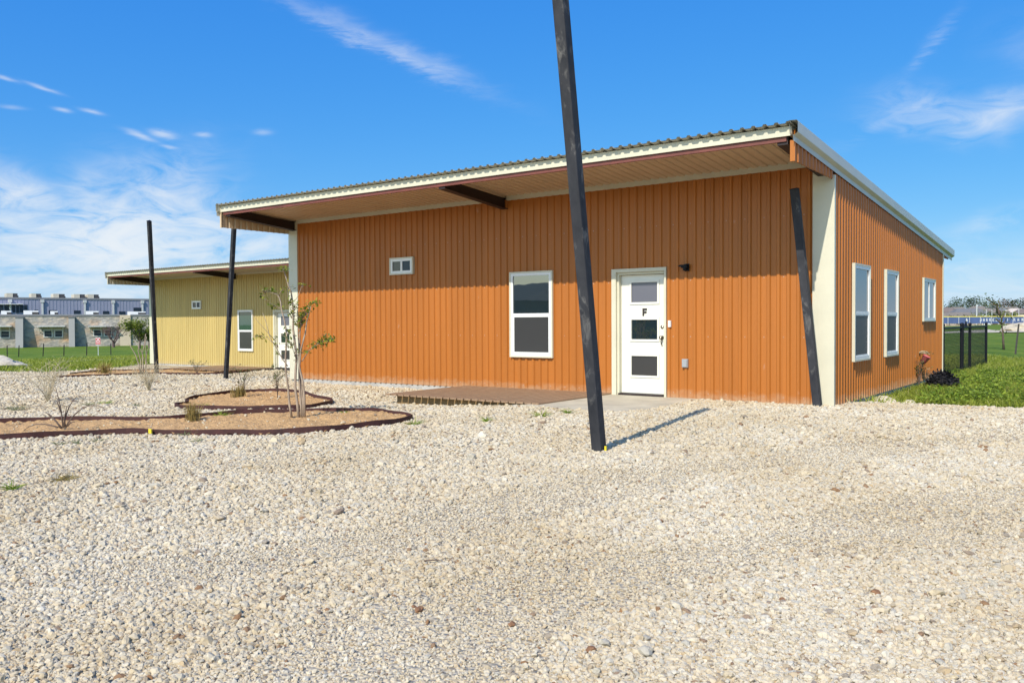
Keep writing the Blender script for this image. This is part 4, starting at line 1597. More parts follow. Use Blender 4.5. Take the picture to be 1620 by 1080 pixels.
def weed_patch(n):
    cl = []
    for _ in range(105):
        d = rnd.uniform(12.8, 22)
        l = rnd.uniform(0.39, 0.66)*d
        x = CX-math.sin(YAW)*d+math.cos(YAW)*l
        y = CY+math.cos(YAW)*d+math.sin(YAW)*l
        if bool(in_poly(np.array([x]), np.array([y-0.25]), GRAVEL_POLY)[0]) or (x < 0.12 and y < 9):
            continue
        if x < 0.45+0.03*y and y < 5.2:
            continue
        cl.append((x, y, rnd.uniform(0.14, 0.36), rnd.uniform(0.10, 0.26)+(rnd.uniform(0.0, 0.22) if x > 1.1 else 0)))
    V, Fc = [], []
    for (x, y, r, h) in cl:
        for _ in range(int(170*r/0.25)):
            a = rnd.uniform(0, 6.283)
            rr = r*math.sqrt(rnd.random())
            zz = h*rnd.random()**0.7*(1-(rr/r)**2*0.6)
            c = Vector((x+math.cos(a)*rr, y+math.sin(a)*rr, hz(x, y)+zz))
            v2, f2 = leaf_faces([c], 0.075, rnd, 0.45, 0.42)
            o = len(V)
            V += v2
            Fc += [tuple(i+o for i in f) for f in f2]
    o = np_obj('weeds', [tuple(v) for v in V], Fc, M['weedleaf'])
    return tag(o, 'leafy green weeds mixed into the grass beside the orange cabin', 'weeds', kind='stuff')


weed_patch(0)

# limestone rocks and bare soil along the gable wall
mb = MB()
cal = [(0.08, 0.75), (0.35, 0.95), (0.75, 1.3), (0.95, 1.75), (0.8, 2.3), (0.35, 2.6), (0.08, 2.4)]
mb.add([(x, y, hz(x, y)+0.012) for x, y in cal], [tuple(range(len(cal)))])
tag(mb.build('bare_soil', M['limestone']), 'bare pale soil at the foot of the gable wall', kind='structure')


def rock(loc, r, label, group, material=None, sq=0.6):
    bm = bmesh.new()
    bmesh.ops.create_icosphere(bm, subdivisions=3, radius=1)
    sd = Vector((rnd.uniform(-9, 9), rnd.uniform(-9, 9), rnd.uniform(-9, 9)))
    from mathutils import noise as nzm
    for v in bm.verts:
        k = 1+0.38*nzm.noise(v.co*1.3+sd)+0.14*nzm.noise(v.co*3.4+sd)
        v.co = Vector((v.co.x*k*r, v.co.y*k*r*0.8, v.co.z*k*r*sq))
    me = bpy.data.meshes.new('rock')
    bm.to_mesh(me)
    bm.free()
    me.materials.append(material or M['limestone'])
    o = bpy.data.objects.new('rock', me)
    COL.objects.link(o)
    o.location = loc
    o.rotation_euler = (0, 0, rnd.uniform(0, 6))
    return tag(o, label, 'rock', group)


for (x, y, r, lab) in [(0.30, 1.75, 0.13, 'pale limestone rock lying by the gable wall, nearest the corner'), (0.22, 2.3, 0.16, 'largest pale limestone rock, against the gable wall'), (0.62, 2.15, 0.10, 'pale limestone rock at the edge of the weeds'), (0.5, 1.45, 0.07, 'smallest pale limestone rock on the bare soil')]:
    rock(gz(x, y, 0.01), r, lab, 'limestone rocks by the gable wall')
M['brownrock'] = mat('brown_rock', (0.22, 0.11, 0.05), rough=0.85, var=0.3, vscale=30)
BR = ['brown pebble in the near gravel left of the post, larger of a pair', 'brown pebble in the near gravel left of the post, smaller of a pair', 'reddish brown pebble in the gravel at lower middle', 'reddish brown pebble close to the bottom edge', 'dark brown pebble in the gravel at lower right, rightmost of three', 'dark brown pebble in the gravel at lower right, middle of three', 'dark brown pebble in the gravel at lower right, leftmost of three', 'flat brown stone in the gravel before the gable corner', 'brown stone in the gravel right of the tall post']
for (u, v, r), lab in zip(ROCKS, BR):
    p = ray_ground(u, v)
    rock((p.x, p.y, hz(p.x, p.y)+r*0.35), r*0.8, lab, 'odd brown stones among the pale gravel', M['brownrock'], 0.55)


# black heap beside the back corner
def black_heap():
    V, Fc = [], []
    rr = random.Random(3)
    for _ in range(1500):
        a, b = rr.uniform(0, 6.283), math.asin(rr.random())
        k = rr.uniform(0.85, 1.05)
        c = Vector((math.cos(a)*math.cos(b)*0.30*k, math.sin(a)*math.cos(b)*0.30*k, math.sin(b)*0.36*k))
        v2, f2 = leaf_faces([c], 0.07, rr, 0.8, 0.6)
        o = len(V)
        V += v2
        Fc += [tuple(i+o for i in f) for f in f2]
    m = MB()
    m.lathe([(0.0, 0.30), (0.12, 0.285), (0.21, 0.22), (0.265, 0.10), (0.275, -0.02)], 20, None, True)
    t = thing('black_bush', 'rounded black bush-like heap in the grass beside the back corner of the orange cabin', 'bush', gz(0.50, 5.9))
    np_obj('foliage', [tuple(v) for v in V], Fc, M['blackleaf'], t)
    m.build('core', M['blackleaf'], t, smooth=True)


black_heap()


def flower_pot():
    t = thing('flower_pot', 'tilted pink flower pot hanging on the gable wall', 'flower pot', (0.13, 6.15, 0.46))
    Mx = Matrix.Rotation(R(28), 4, 'Y') @ Matrix.Rotation(R(-14), 4, 'X') @ Matrix.Scale(0.76, 4)
    p = MB()
    p.lathe([(0.0, -0.10), (0.068, -0.10), (0.095, 0.07), (0.105, 0.07), (0.108, 0.11), (0.094, 0.11), (0.085, 0.06), (0.0, 0.055)], 24, Mx)
    p.build('pot', M['pot'], t, smooth=True)
    h = MB()
    h.tube([(-0.13, 0, 0.13), (-0.05, 0.0, 0.17), (0.03, 0.02, 0.16), (0.09, 0.02, 0.10)], 0.011, 6)
    h.tube([(-0.13, 0, 0.13), (-0.02, -0.05, 0.14), (0.05, -0.06, 0.12)], 0.009, 6)
    h.build('hook', M['dry'], t, smooth=True)
    V, Fc = leaf_faces([Vector((rnd.gauss(0.02, 0.06), rnd.gauss(0, 0.05), 0.12+rnd.gauss(0.02, 0.03))) for _ in range(40)], 0.05, rnd, 0.7, 0.4)
    np_obj('leaves', [tuple(v) for v in V], Fc, M['greysprig'], t)


flower_pot()
sprig('dry_vine', 'dry brown vine climbing the gable wall under the pink pot', 'vine', (0.10, 5.75, -0.08), 0.62, 0.10, 14, M['drystem'], 0.005, 0.06, M['leaf2'], 90, curve=0.1)
sprig('dry_weed', 'thin dry weed at the gable wall right of the pink pot', 'weed', (0.12, 6.55, -0.08), 0.40, 0.16, 7, M['dry'], 0.004, 0.045, M['straw'], 26)


def chain_fence():
    t = thing('chain_link_fence', 'low black chain link fence with a gate at the back corner of the orange cabin', 'fence', (0.0, 8.95, -0.12))
    Y0 = 8.95
    ztop = 1.19
    runs = [(8.95, 11.65), (11.65, 12.97), (12.97, 16.1)]
    for y in (8.98, 11.60, 11.74, 12.97, 16.1):
        m = MB()
        m.tube([(0, y-Y0, -0.1), (0, y-Y0, ztop+0.06)], 0.036, 10)
        m.lathe([(0.045, 0.0), (0.045, 0.02), (0.032, 0.05), (0.0, 0.065)], 10, Matrix.Translation((0, y-Y0, ztop+0.06)))
        m.build('post', M['black'], t)
    for a, b in runs:
        m = MB()
        m.tube([(0, a-Y0, ztop), (0, b-Y0, ztop)], 0.024, 8)
        m.build('rail', M['black'], t)
        m = MB()
        L_, H_ = b-a, ztop-0.06
        s = -H_
        st = 0.075
        while s < L_:
            for sg in (1, -1):
                u0, v0, u1, v1 = s, 0.0, s+H_, H_
                if u0 < 0:
                    v0, u0 = -u0, 0.0
                if u1 > L_:
                    v1, u1 = v1-(u1-L_), L_
                if v1-v0 > 0.01:
                    if sg > 0:
                        p, q = (u0, v0), (u1, v1)
                    else:
                        p, q = (L_-u0, v0), (L_-u1, v1)
                    m.tube([(0.003*sg, a-Y0+p[0], 0.05+p[1]), (0.003*sg, a-Y0+q[0], 0.05+q[1])], 0.0022, 4, cap=False)
            s += st
        m.build('mesh', M['black'], t, fixn=False)
    m = MB()
    m.tube([(0, 12.30-Y0, ztop), (0, 12.30-Y0, ztop+0.16)], 0.02, 8)
    m.prism([(0.02, 12.10-Y0, ztop+0.02), (0.02, 12.50-Y0, ztop+0.02), (0.02, 12.36-Y0, ztop+0.10), (0.02, 12.24-Y0, ztop+0.10)], (-0.04, 0, 0))
    m.build('gate_latch', M['black'], t)


chain_fence()

bare_sapling('young leaning tree with few leaves in the field at right', (1588, 552), 36.0,
             [[(1588, 553), (1587, 535), (1586, 522), (1585, 512), (1583, 500)], [(1583, 500), (1580, 492), (1578, 484), (1573, 479), (1566, 475), (1561, 472)], [(1583, 500), (1577, 493), (1575, 487)], [(1585, 512), (1580, 508), (1575, 505)], [(1585, 514), (1590, 509), (1593, 503)], [(1578, 484), (1574, 482), (1570, 482)], [(1584, 505), (1588, 498), (1590, 492)]],
             0.05, M['drystem'], (130, 0.14, 0.12, M['leaf2']))


# ------------------------------------------------------------------ distant field at right
def ribbon(name, label, pts_w, material, z=0.02):
    m = MB()
    vs = []
    for (x0, y0), (x1, y1) in pts_w:
        vs += [(x0, y0, hz(x0, y0)+z), (x1, y1, hz(x1, y1)+z)]
    m.add(vs, [(2*i, 2*i+1, 2*i+3, 2*i+2) for i in range(len(pts_w)-1)])
    return tag(m.build(name, material), label, kind='structure')


M['track'] = mat('pale_track', (0.50, 0.43, 0.31), rough=0.95, var=0.15, vscale=0.5)


def px2(u, d):
    p = px(u, d)
    return (p.x, p.y)


ribbon('path', 'pale dirt track across the distant sports field', [(px2(u, 88), px2(u, 118)) for u in (1380, 1480, 1560, 1640, 1760)], M['track'])
ribbon('path', 'thin pale limestone path through the grass at left', [(px2(u, d-1.1), px2(u, d+1.1)) for u, d in ((-80, 42), (20, 45), (70, 49), (110, 52), (150, 54), (200, 56), (260, 58))], M['track'], 0.06)


def mound(label, name, u, d, rx, ry, h, material):
    c = px(u, d)
    bm = bmesh.new()
    bmesh.ops.create_icosphere(bm, subdivisions=4, radius=1)
    from mathutils import noise as nzm
    for v in bm.verts:
        k = 1+0.22*nzm.noise(v.co*2.1+Vector((u, 0, 0)))+0.08*nzm.noise(v.co*6)
        v.co = Vector((v.co.x*rx*k, v.co.y*ry*k, max(v.co.z, -0.3)*h*k))
    me = bpy.data.meshes.new(name)
    bm.to_mesh(me)
    bm.free()
    me.materials.append(material)
    o = bpy.data.objects.new(name, me)
    COL.objects.link(o)
    o.location = (c.x, c.y, hz(c.x, c.y)-0.1)
    o.rotation_euler = (0, 0, YAW)
    return tag(o, label, 'mound')


mound('pale dirt mound on the distant field at the right edge', 'dirt_mound', 1632, 100, 3.2, 3.0, 1.25, M['track'])
mound('heap of pale limestone gravel beyond the yard at far left', 'gravel_heap', -42, 37, 2.3, 2.2, 0.75, M['limestone'])

M['bluewrap'] = mat('blue_windscreen', (0.06, 0.095, 0.21), rough=0.6, var=0.15, vscale=0.4)
M['yellowcap'] = mat('yellow_cap', (0.75, 0.62, 0.10), rough=0.5)
M['pole'] = mat('galvanised_pole', (0.55, 0.56, 0.55), rough=0.5, var=0.05)


def letter_boxes(m, ch, x, z, w, h, t, place):
    G = {'J': ["..#", "..#", "..#", "#.#", "###"], 'A': [".#.", "#.#", "###", "#.#", "#.#"], 'R': ["##.", "#.#", "##.", "#.#", "#.#"], 'E': ["###", "#..", "##.", "#..", "###"], 'L': ["#..", "#..", "#..", "#..", "###"], 'I': [".#.", ".#.", ".#.", ".#.", ".#."], 'M': ["#.#", "###", "###", "#.#", "#.#"], '&': ["##.", "##.", "###", "#.#", "###"]}
    rows = G[ch]
    cw, chh = w/3, h/5
    for r_, row in enumerate(rows):
        c = 0
        while c < 3:
            if row[c] == '#':
                e = c
                while e < 3 and row[e] == '#':
                    e += 1
                place(m, x+c*cw, x+e*cw, z+h-(r_+1)*chh, z+h-r_*chh)
                c = e
            else:
                c += 1


def outfield_fence():
    d = 284
    A = px(1440, d)
    B = px(1760, d*0.985)
    A.z = B.z = -0.12
    t = thing('outfield_fence', 'long blue outfield fence with white lettering and yellow top across the field', 'fence', A, math.atan2(B.y-A.y, B.x-A.x))
    Lx = (Vector((B.x, B.y))-Vector((A.x, A.y))).length
    per = Lx/320.0
    X = lambda u: (u-1440)*per
    m = MB()
    m.box(0, Lx, -0.02, 0.02, 0.1, 2.25)
    m.build('windscreen', M['bluewrap'], t)
    m = MB()
    m.box(0, Lx, -0.08, 0.08, 2.27, 2.48)
    m.build('top_cap', M['yellowcap'], t)
    u = 1448.5
    while u < 1755:
        m = MB()
        m.box(X(u)-0.06, X(u)+0.06, -0.12, -0.03, 0, 2.26)
        m.build('fence_post', M['pole'], t)
        u += 17.2
    for ch, uu in (('&', 1529.0), ('J', 1551.0), ('A', 1556.0), ('R', 1561.0), ('R', 1566.0), ('E', 1571.0), ('L', 1576.0), ('L', 1583.0), ('I', 1593.5), ('R', 1604.5), ('A', 1610.5), ('M', 1617.0)):
        m = MB()
        letter_boxes(m, ch, X(uu), 0.80, 0.55, 0.95, 0.01, lambda mm, a, b, c, e: mm.box(a, b, -0.035, -0.022, c, e))
        m.build('letter', M['pole'], t)


outfield_fence()
for i, (u, d, v0, lab) in enumerate([(1545, 286, 481, 'tallest pale light pole behind the outfield fence'), (1560, 287, 489, 'pale net pole right of the tall pole'), (1569, 287, 489.5, 'pale net pole, second right of the tall pole'), (1579.5, 287, 489.5, 'pale net pole behind the young leaning tree'), (1590, 287, 490, 'pale net pole just right of the leaning tree'), (1601, 287, 490, 'pale net pole behind the lettering, second from the right'), (1611.5, 287, 489, 'pale net pole behind the lettering at far right')]):
    p = px(u, d)
    q = px(u, d, v0)
    m = MB()
    m.tube([(0, 0, -0.3), (0, 0, q.z+0.12)], 0.17 if i == 0 else 0.09, 8)
    o = m.build('net_pole', M['pole'])
    o.location = (p.x, p.y, -0.12)
    tag(o, lab, 'pole', 'poles behind the outfield fence')


# houses and trees far behind the field
def far_house(u, d, w, dp, hw, hr, wallm, roofm, label, rot=0.0):
    p = px(u, d)
    z0 = 0.15 + max(0, (d-315))*0.012
    t = thing('house', label, 'house', (p.x, p.y, z0), YAW+rot-R(25), 'houses beyond the sports field')
    MB().box(-w/2, w/2, -dp/2, dp/2, -3, hw).build('wall', wallm, t)
    r = MB()
    ov = 0.5
    r.prism([(-w/2-ov, -dp/2-ov, hw+0.01), (-w/2-ov, dp/2+ov, hw+0.01), (-w/2+dp*0.25, 0, hw+hr)], (0, 0, 0.0)) if False else None
    a = [(-w/2-ov, -dp/2-ov, hw+0.01), (w/2+ov, -dp/2-ov, hw+0.01), (w/2+ov, dp/2+ov, hw+0.01), (-w/2-ov, dp/2+ov, hw+0.01), (-w/2+dp*0.28, 0, hw+hr), (w/2-dp*0.28, 0, hw+hr)]
    r.add(a, [(0, 1, 5, 4), (2, 3, 4, 5), (1, 2, 5), (3, 0, 4), (3, 2, 1, 0)])
    r.build('roof', roofm, t)
    for k in (-0.28, 0.22):
        MB().box(w*k-0.7, w*k+0.7, -dp/2-0.06, -dp/2-0.005, 0.9, 2.1).build('window', M['glass'], t)
    return t


M['tanwall'] = mat('tan_masonry', (0.42, 0.34, 0.26), rough=0.9, var=0.1, vscale=0.6)
M['pinkwall'] = mat('pale_render', (0.60, 0.50, 0.40), rough=0.9, var=0.08, vscale=0.6)
M['brickwall'] = mat('dark_brick', (0.26, 0.19, 0.16), rough=0.9, var=0.15, vscale=0.8)
M['greyroof'] = mat('grey_shingles', (0.145, 0.145, 0.145), rough=0.9, var=0.15, vscale=1.5)
M['brownroof'] = mat('brown_shingles', (0.20, 0.17, 0.135), rough=0.9, var=0.15, vscale=1.5)
M['duskyroof'] = mat('dusky_red_shingles', (0.17, 0.135, 0.115), rough=0.9, var=0.15, vscale=1.5)
HS = [(1493, 318, 10, 8, 1.9, 1.7, 'pinkwall', 'brownroof', 'low brown roofed house just right of the orange cabin'), (1505, 326, 9, 8, 2.2, 1.6, 'brickwall', 'duskyroof', 'dusky red roofed house above the blue fence'), (1517, 316, 12, 9, 2.0, 1.8, 'tanwall', 'brownroof', 'long brown roofed house above the blue fence'), (1531, 352, 14, 10, 2.9, 2.4, 'white', 'greyroof', 'large grey roofed house with white walls left of the tall pole'), (1498, 392, 9, 8, 3.6, 2.2, 'pinkwall', 'duskyroof', 'small house high behind the low brown roof at the cabin corner'), (1514, 400, 10, 9, 3.8, 2.2, 'pinkwall', 'brownroof', 'small brown roofed house behind the long brown roof'),
      (1547, 430, 10, 9, 4.2, 2.4, 'pinkwall', 'brownroof', 'pale walled house right behind the tall pole'), (1539, 325, 7, 7, 1.9, 1.4, 'pinkwall', 'greyroof', 'little grey roofed house at the foot of the tall pole'), (1561, 372, 12, 9, 3.0, 2.2, 'tanwall', 'brownroof', 'tan house behind the second net pole'), (1577, 385, 11, 9, 3.2, 2.2, 'white', 'greyroof', 'grey roofed white house behind the leaning tree'), (1590, 350, 9, 8, 2.4, 1.8, 'brickwall', 'duskyroof', 'dark brick house right of the leaning tree'), (1597, 420, 11, 9, 3.6, 2.4, 'tanwall', 'brownroof', 'brown roofed house between the right hand net poles'), (1607, 352, 9, 8, 3.5, 1.6, 'pinkwall', 'pinkwall', 'pale buff house with a pale roof near the right edge'), (1622, 345, 9, 8, 3.0, 2.0, 'pinkwall', 'duskyroof', 'house cut by the right edge of the photo'), (1650, 370, 13, 9, 3, 2.2, 'tanwall', 'greyroof', 'tan house farther right along the field')]
for i, (u, d, w, dp, hw, hr, wm, rm, lab) in enumerate(HS):
    far_house(u, d, w, dp, hw, hr, M[wm], M[rm], lab, [0.1, -0.2, 0.5, 0.3, -0.4, 0.2, 0.6, -0.1, 0.4, 0, 0.3, -0.3, 0.5, 0.15, 0.2][i])

M['fartree1'] = leafmat('far_tree_dark', (0.03, 0.055, 0.02), (0.075, 0.11, 0.035), None, 0.15)
M['fartree2'] = leafmat('far_tree_brown', (0.12, 0.085, 0.06), (0.20, 0.15, 0.10), None, 0.15)
M['fartree3'] = leafmat('far_tree_green', (0.10, 0.14, 0.02), (0.26, 0.30, 0.05), None, 0.3)


def crown_tree(name, label, loc, h, w, leafm, group=None, nleaf=700, lsize=0.5, trunk_h=0.25, seed=0, bark=None, low=0.3):
    rr = random.Random(seed)
    t = thing(name, label, 'tree', loc, 0, group)
    m = MB()
    m.tube([(0, 0, -0.4), (0.02*h, 0, h*trunk_h*0.6), (0, 0.01*h, h*0.6)], [h*0.03, h*0.024, h*0.008], 7)
    lobes = []
    for k in range(11):
        a = rr.uniform(0, 6.283)
        q = rr.uniform(0.1, 0.42)*w
        z = h*rr.uniform(low, 0.88)
        lobes.append((Vector((math.cos(a)*q, math.sin(a)*q, z)), rr.uniform(0.13, 0.25)*w))
        m.tube([(0, 0, h*trunk_h*rr.uniform(0.5, 1.0)), (math.cos(a)*q*0.5, math.sin(a)*q*0.5, z*0.75), tuple(lobes[-1][0])], [h*0.012, h*0.008, h*0.003], 4)
    lobes.append((Vector((0, 0, h*0.82)), 0.18*w))
    m.build('trunk', bark or M['darkbark'], t)
    cs = []
    for _ in range(nleaf):
        c, r_ = rr.choice(lobes)
        d = Vector((rr.gauss(0, 1), rr.gauss(0, 1), rr.gauss(0, 0.8))).normalized()*r_*rr.random()**0.4
        cs.append(c+d)
    V, Fc = leaf_faces(cs, lsize, rr, 0.8, 0.7)
    np_obj('crown', [tuple(v) for v in V], Fc, leafm, t)
    return t


FT = [(1501, 440, 6, 9, 2, 'reddish bare tree crown at the corner of the orange cabin'), (1509, 470, 11, 15, 1, 'rounded dark evergreen left of the tall pole, leftmost of the dark trees'), (1519, 480, 11, 16, 1, 'dark evergreen rising above the grey roofed house'), (1530, 485, 10.5, 16, 1, 'flat topped dark tree above the grey roof'), (1541, 480, 12, 14, 1, 'taller dark tree just left of the tall pole'), (1553, 480, 10.5, 14, 1, 'dark tree right of the tall pole'),
      (1564, 485, 10, 15, 3, 'green tree above the tan house'), (1575, 480, 9.5, 14, 2, 'brownish bare tree behind the leaning tree'), (1587, 470, 10.5, 15, 2, 'brown bare crowned tree right of the leaning tree'), (1598, 480, 9.5, 14, 2, 'brown tree above the right hand net poles'), (1607, 475, 10, 11, 1, 'dark tree over the pale buff house'), (1617, 480, 11, 15, 2, 'brown wooded crown at the right edge'), (1632, 470, 12, 16, 1, 'dark tree farther right along the field'), (1556, 310, 4.6, 9, 3, 'green hedge-like tree behind the fence right of the tall pole'), (1515, 300, 2.8, 6, 1, 'dark round shrub just above the blue fence'),
      (1502, 302, 2.6, 7, 2, 'reddish shrub above the blue fence near the cabin'), (1526, 301, 2.2, 8, 2, 'low reddish shrub right of the dark round shrub'), (1574, 312, 4.0, 9, 1, 'grey green shrub behind the leaning tree'), (1588, 318, 4.2, 9, 3, 'olive tree behind the fence lettering'), (1603, 312, 3.6, 8, 3, 'olive shrub below the pale buff house')]
for i, (u, d, h, w, k, lab) in enumerate(FT):
    p = px(u, d)
    crown_tree('tree' if h > 3 else 'shrub', lab, (p.x, p.y, -0.12+max(0, d-300)*0.010), h*(1.12 if h > 5 else 1), w, M['fartree%d' % k], 'trees and shrubs beyond the sports field', 420, 0.9 if h > 5 else 0.55, 0.2, i+40, low=0.12 if h < 5 else 0.3)

# T-posts of the field fences
M['tpost'] = mat('dark_fence_post', (0.05, 0.045, 0.04), rough=0.7, var=0.2, vscale=5)


def tpost(u, v0, v1, d, lean, label):
    p = px(u, d)
    z0 = hz(p.x, p.y)
    h = (px(u, d, v0).z-z0)
    m = MB()
    m.box(-0.02, 0.02, -0.005, 0.005, -0.3, h)
    m.box(-0.004, 0.004, -0.045, -0.006, -0.3, h)
    for k in range(int(h/0.08)):
        m.box(-0.012, 0.012, 0.006, 0.014, 0.1+k*0.08, 0.125+k*0.08)
    for k in m.v:
        pass
    o = m.build('fence_post', M['tpost'])
    o.scale = (1.5, 1.5, 1)
    o.location = (p.x, p.y, z0)
    o.rotation_euler = (0, lean, 0)
    return tag(o, label, 'fence post', 'dark steel posts of the field fence')


for u, v0, lean, lab in [(11.5, 546, 0.0, 'dark field fence post at the far left, leftmost'), (29.5, 546, 0.12, 'dark leaning field fence post below the first stone buttress'), (68, 543, 0.14, 'dark leaning field fence post below the paired stone windows'), (101, 545, 0.08, 'dark field fence post below the second stone buttress'), (137, 542, 0.08, 'dark field fence post just left of the red and white sign'), (175.5, 543, 0.0, 'dark upright field fence post below the bare tree')]:
    tpost(u, v0, 562, 79, lean, lab)
tpost(1606.5, 512, 555, 33.0, 0.09, 'lone dark fence post right of the leaning young tree')


def sign():
    p = px(155, 78)
    t = thing('sign', 'small red and white sign on a post at the field fence', 'sign', (p.x, p.y, hz(p.x, p.y)), YAW+R(20))
    MB().box(-0.025, 0.025, 0.02, 0.06, -0.2, 1.05).build('post', M['pole'], t)
    w = MB()
    w.box(-0.20, 0.20, -0.005, 0.015, 0.98, 1.66)
    w.build('plate', M['white'], t)
    M['signred'] = mat('sign_red', (0.65, 0.03, 0.04), rough=0.5)
    r = MB()
    n = 20
    ring = [(math.cos(2*math.pi*k/n), math.sin(2*math.pi*k/n)) for k in range(n)]
    vs = [(0.15*a, -0.009, 1.47+0.15*b) for a, b in ring]+[(0.08*a, -0.009, 1.47+0.08*b) for a, b in ring]
    r.add(vs, [(k, (k+1) % n, n+(k+1) % n, n+k) for k in range(n)])
    r.box(-0.18, 0.18, -0.012, -0.008, 1.20, 1.26)
    r.box(-0.18, 0.18, -0.012, -0.008, 1.04, 1.14)
    r.box(-0.19, -0.16, -0.0122, -0.0082, 1.01, 1.64)
    r.box(0.16, 0.19, -0.0122, -0.0082, 1.01, 1.64)
    r.build('symbol', M['signred'], t)


sign()


# ------------------------------------------------------------------ distant buildings at left
def stone_material2():
    m = bpy.data.materials.new('rough_limestone_masonry')
    m.use_nodes = True
    nt = m.node_tree
    N, L = nt.nodes, nt.links
    b = N['Principled BSDF']
    b.inputs['Roughness'].default_value = 0.92
    tc = N.new('ShaderNodeTexCoord')
    mp = N.new('ShaderNodeMapping')
    mp.inputs['Scale'].default_value = (1.1, 1.1, 1.9)
    L.new(tc.outputs['Object'], mp.inputs[0])
    vo = N.new('ShaderNodeTexVoronoi')
    vo.inputs['Scale'].default_value = 1.7
    L.new(mp.outputs[0], vo.inputs['Vector'])
    sp = N.new('ShaderNodeSeparateColor')
    L.new(vo.outputs['Color'], sp.inputs[0])
    cr = N.new('ShaderNodeValToRGB')
    e = cr.color_ramp.elements
    e[0].color = (0.27, 0.25, 0.22, 1)
    e[1].color = (0.46, 0.42, 0.36, 1)
    k = e.new(0.55)
    k.color = (0.36, 0.335, 0.29, 1)
    k = e.new(0.86)
    k.color = (0.42, 0.36, 0.28, 1)
    L.new(sp.outputs[0], cr.inputs[0])
    nz = N.new('ShaderNodeTexNoise')
    nz.inputs['Scale'].default_value = 0.35
    L.new(tc.outputs['Object'], nz.inputs['Vector'])
    r2 = N.new('ShaderNodeValToRGB')
    r2.color_ramp.elements[0].position = 0.52
    r2.color_ramp.elements[1].position = 0.68
    r2.color_ramp.elements[0].color = (1, 1, 1, 1)
    r2.color_ramp.elements[1].color = (1.15, 0.85, 0.62, 1)
    L.new(nz.outputs[0], r2.inputs[0])
    mx = N.new('ShaderNodeMix')
    mx.data_type = 'RGBA'
    mx.blend_type = 'MULTIPLY'
    mx.inputs['Factor'].default_value = 1
    L.new(cr.outputs[0], mx.inputs['A'])
    L.new(r2.outputs[0], mx.inputs['B'])
    L.new(mx.outputs['Result'], b.inputs['Base Color'])
    bp = N.new('ShaderNodeBump')
    bp.inputs['Strength'].default_value = 1
    bp.inputs['Distance'].default_value = 0.07
    L.new(vo.outputs['Distance'], bp.inputs['Height'])
    L.new(bp.outputs[0], b.inputs['Normal'])
    return m


M['masonry'] = stone_material2()
M['stucco'] = mat('grey_stucco', (0.33, 0.32, 0.30), rough=0.9, var=0.06, vscale=0.5)
M['beigestucco'] = mat('beige_stucco', (0.56, 0.46, 0.33), rough=0.9, var=0.06, vscale=0.5)
M['coping'] = mat('grey_coping', (0.22, 0.22, 0.23), rough=0.6, var=0.05)
M['awning'] = mat('awning_metal', (0.55, 0.55, 0.52), rough=0.5, var=0.05)
M['unitwhite'] = mat('rooftop_white', (0.72, 0.72, 0.68), rough=0.5, var=0.05)
M['unitbeige'] = mat('rooftop_beige', (0.56, 0.50, 0.36), rough=0.5, var=0.06)
M['unitdark'] = mat('rooftop_grille', (0.06, 0.055, 0.05), rough=0.6, var=0.2, vscale=4)
M['bluemetal'] = mat('blue_grey_siding', (0.275, 0.28, 0.365), rough=0.5, var=0.06, vscale=0.3)


class WallLine:
    """a straight facade seen at picture columns 0 and 236 at two distances"""
    def __init__(self, d0, d1, z0):
        self.a = px(0, d0)
        self.b = px(236, d1)
        self.dir = Vector((self.b.x-self.a.x, self.b.y-self.a.y)).normalized()
        self.rot = math.atan2(self.dir.y, self.dir.x)
        self.z0 = z0

    def x(self, u):
        o = Vector((CX, CY))
        r = FW+RT*((u-810)/FPX)
        r = Vector((r.x, r.y))
        d = self.dir
        ao = Vector((self.a.x, self.a.y))-o
        den = r.x*(-d.y)+d.x*r.y
        t = (ao.x*(-d.y)+d.x*ao.y)/den
        p = o+r*t
        return (p-Vector((self.a.x, self.a.y))).dot(d), t

    def X(self, u):
        return self.x(u)[0]

    def Z(self, u, v):
        t = self.x(u)[1]
        return px(u, t, v).z-self.z0

    def root(self, name, label, cat, group=None):
        return thing(name, label, cat, (self.a.x, self.a.y, self.z0), self.rot, group)


W1 = WallLine(130, 139, -2.35)
sb = W1.root('stone_building', 'long single storey grey stone building with buttresses far left', 'building')
Xa, Xb, Xc, Xd = W1.X(-140), W1.X(190), W1.X(207), W1.X(420)
H1 = W1.Z(100, 497.2)
MB().box(Xa, Xb, 0.0, 14, -1.5, H1-0.26).build('wall', M['masonry'], sb)
MB().box(Xb+0.005, Xc, -0.25, 14, -1.5, H1-0.12).build('wall_panel', M['beigestucco'], sb)
MB().box(Xc+0.005, Xd, 0.0, 14, -1.5, H1-0.26).build('wall', M['masonry'], sb)
m = MB()
m.box(Xa-0.1, Xb-0.003, -0.12, 14.1, H1-0.25, H1)
m.box(Xc+0.01, Xd+0.1, -0.12, 14.1, H1-0.25, H1)
m.build('coping', M['coping'], sb)
for u0, u1 in ((26, 38), (109.5, 119), (-60, -48)):
    m = MB()
    a, b = W1.X(u0), W1.X(u1)
    m.prism([(a, 0.0, -1), (a, -1.9, -1), (a, -1.0, H1-0.55), (a, 0.0, H1-0.55)], (b-a, 0, 0))
    m.build('buttress', M['stucco'], sb)
    MB().box(a-0.08, b+0.08, -1.1, 0.0, H1-0.54, H1-0.42).build('buttress_cap', M['coping'], sb)


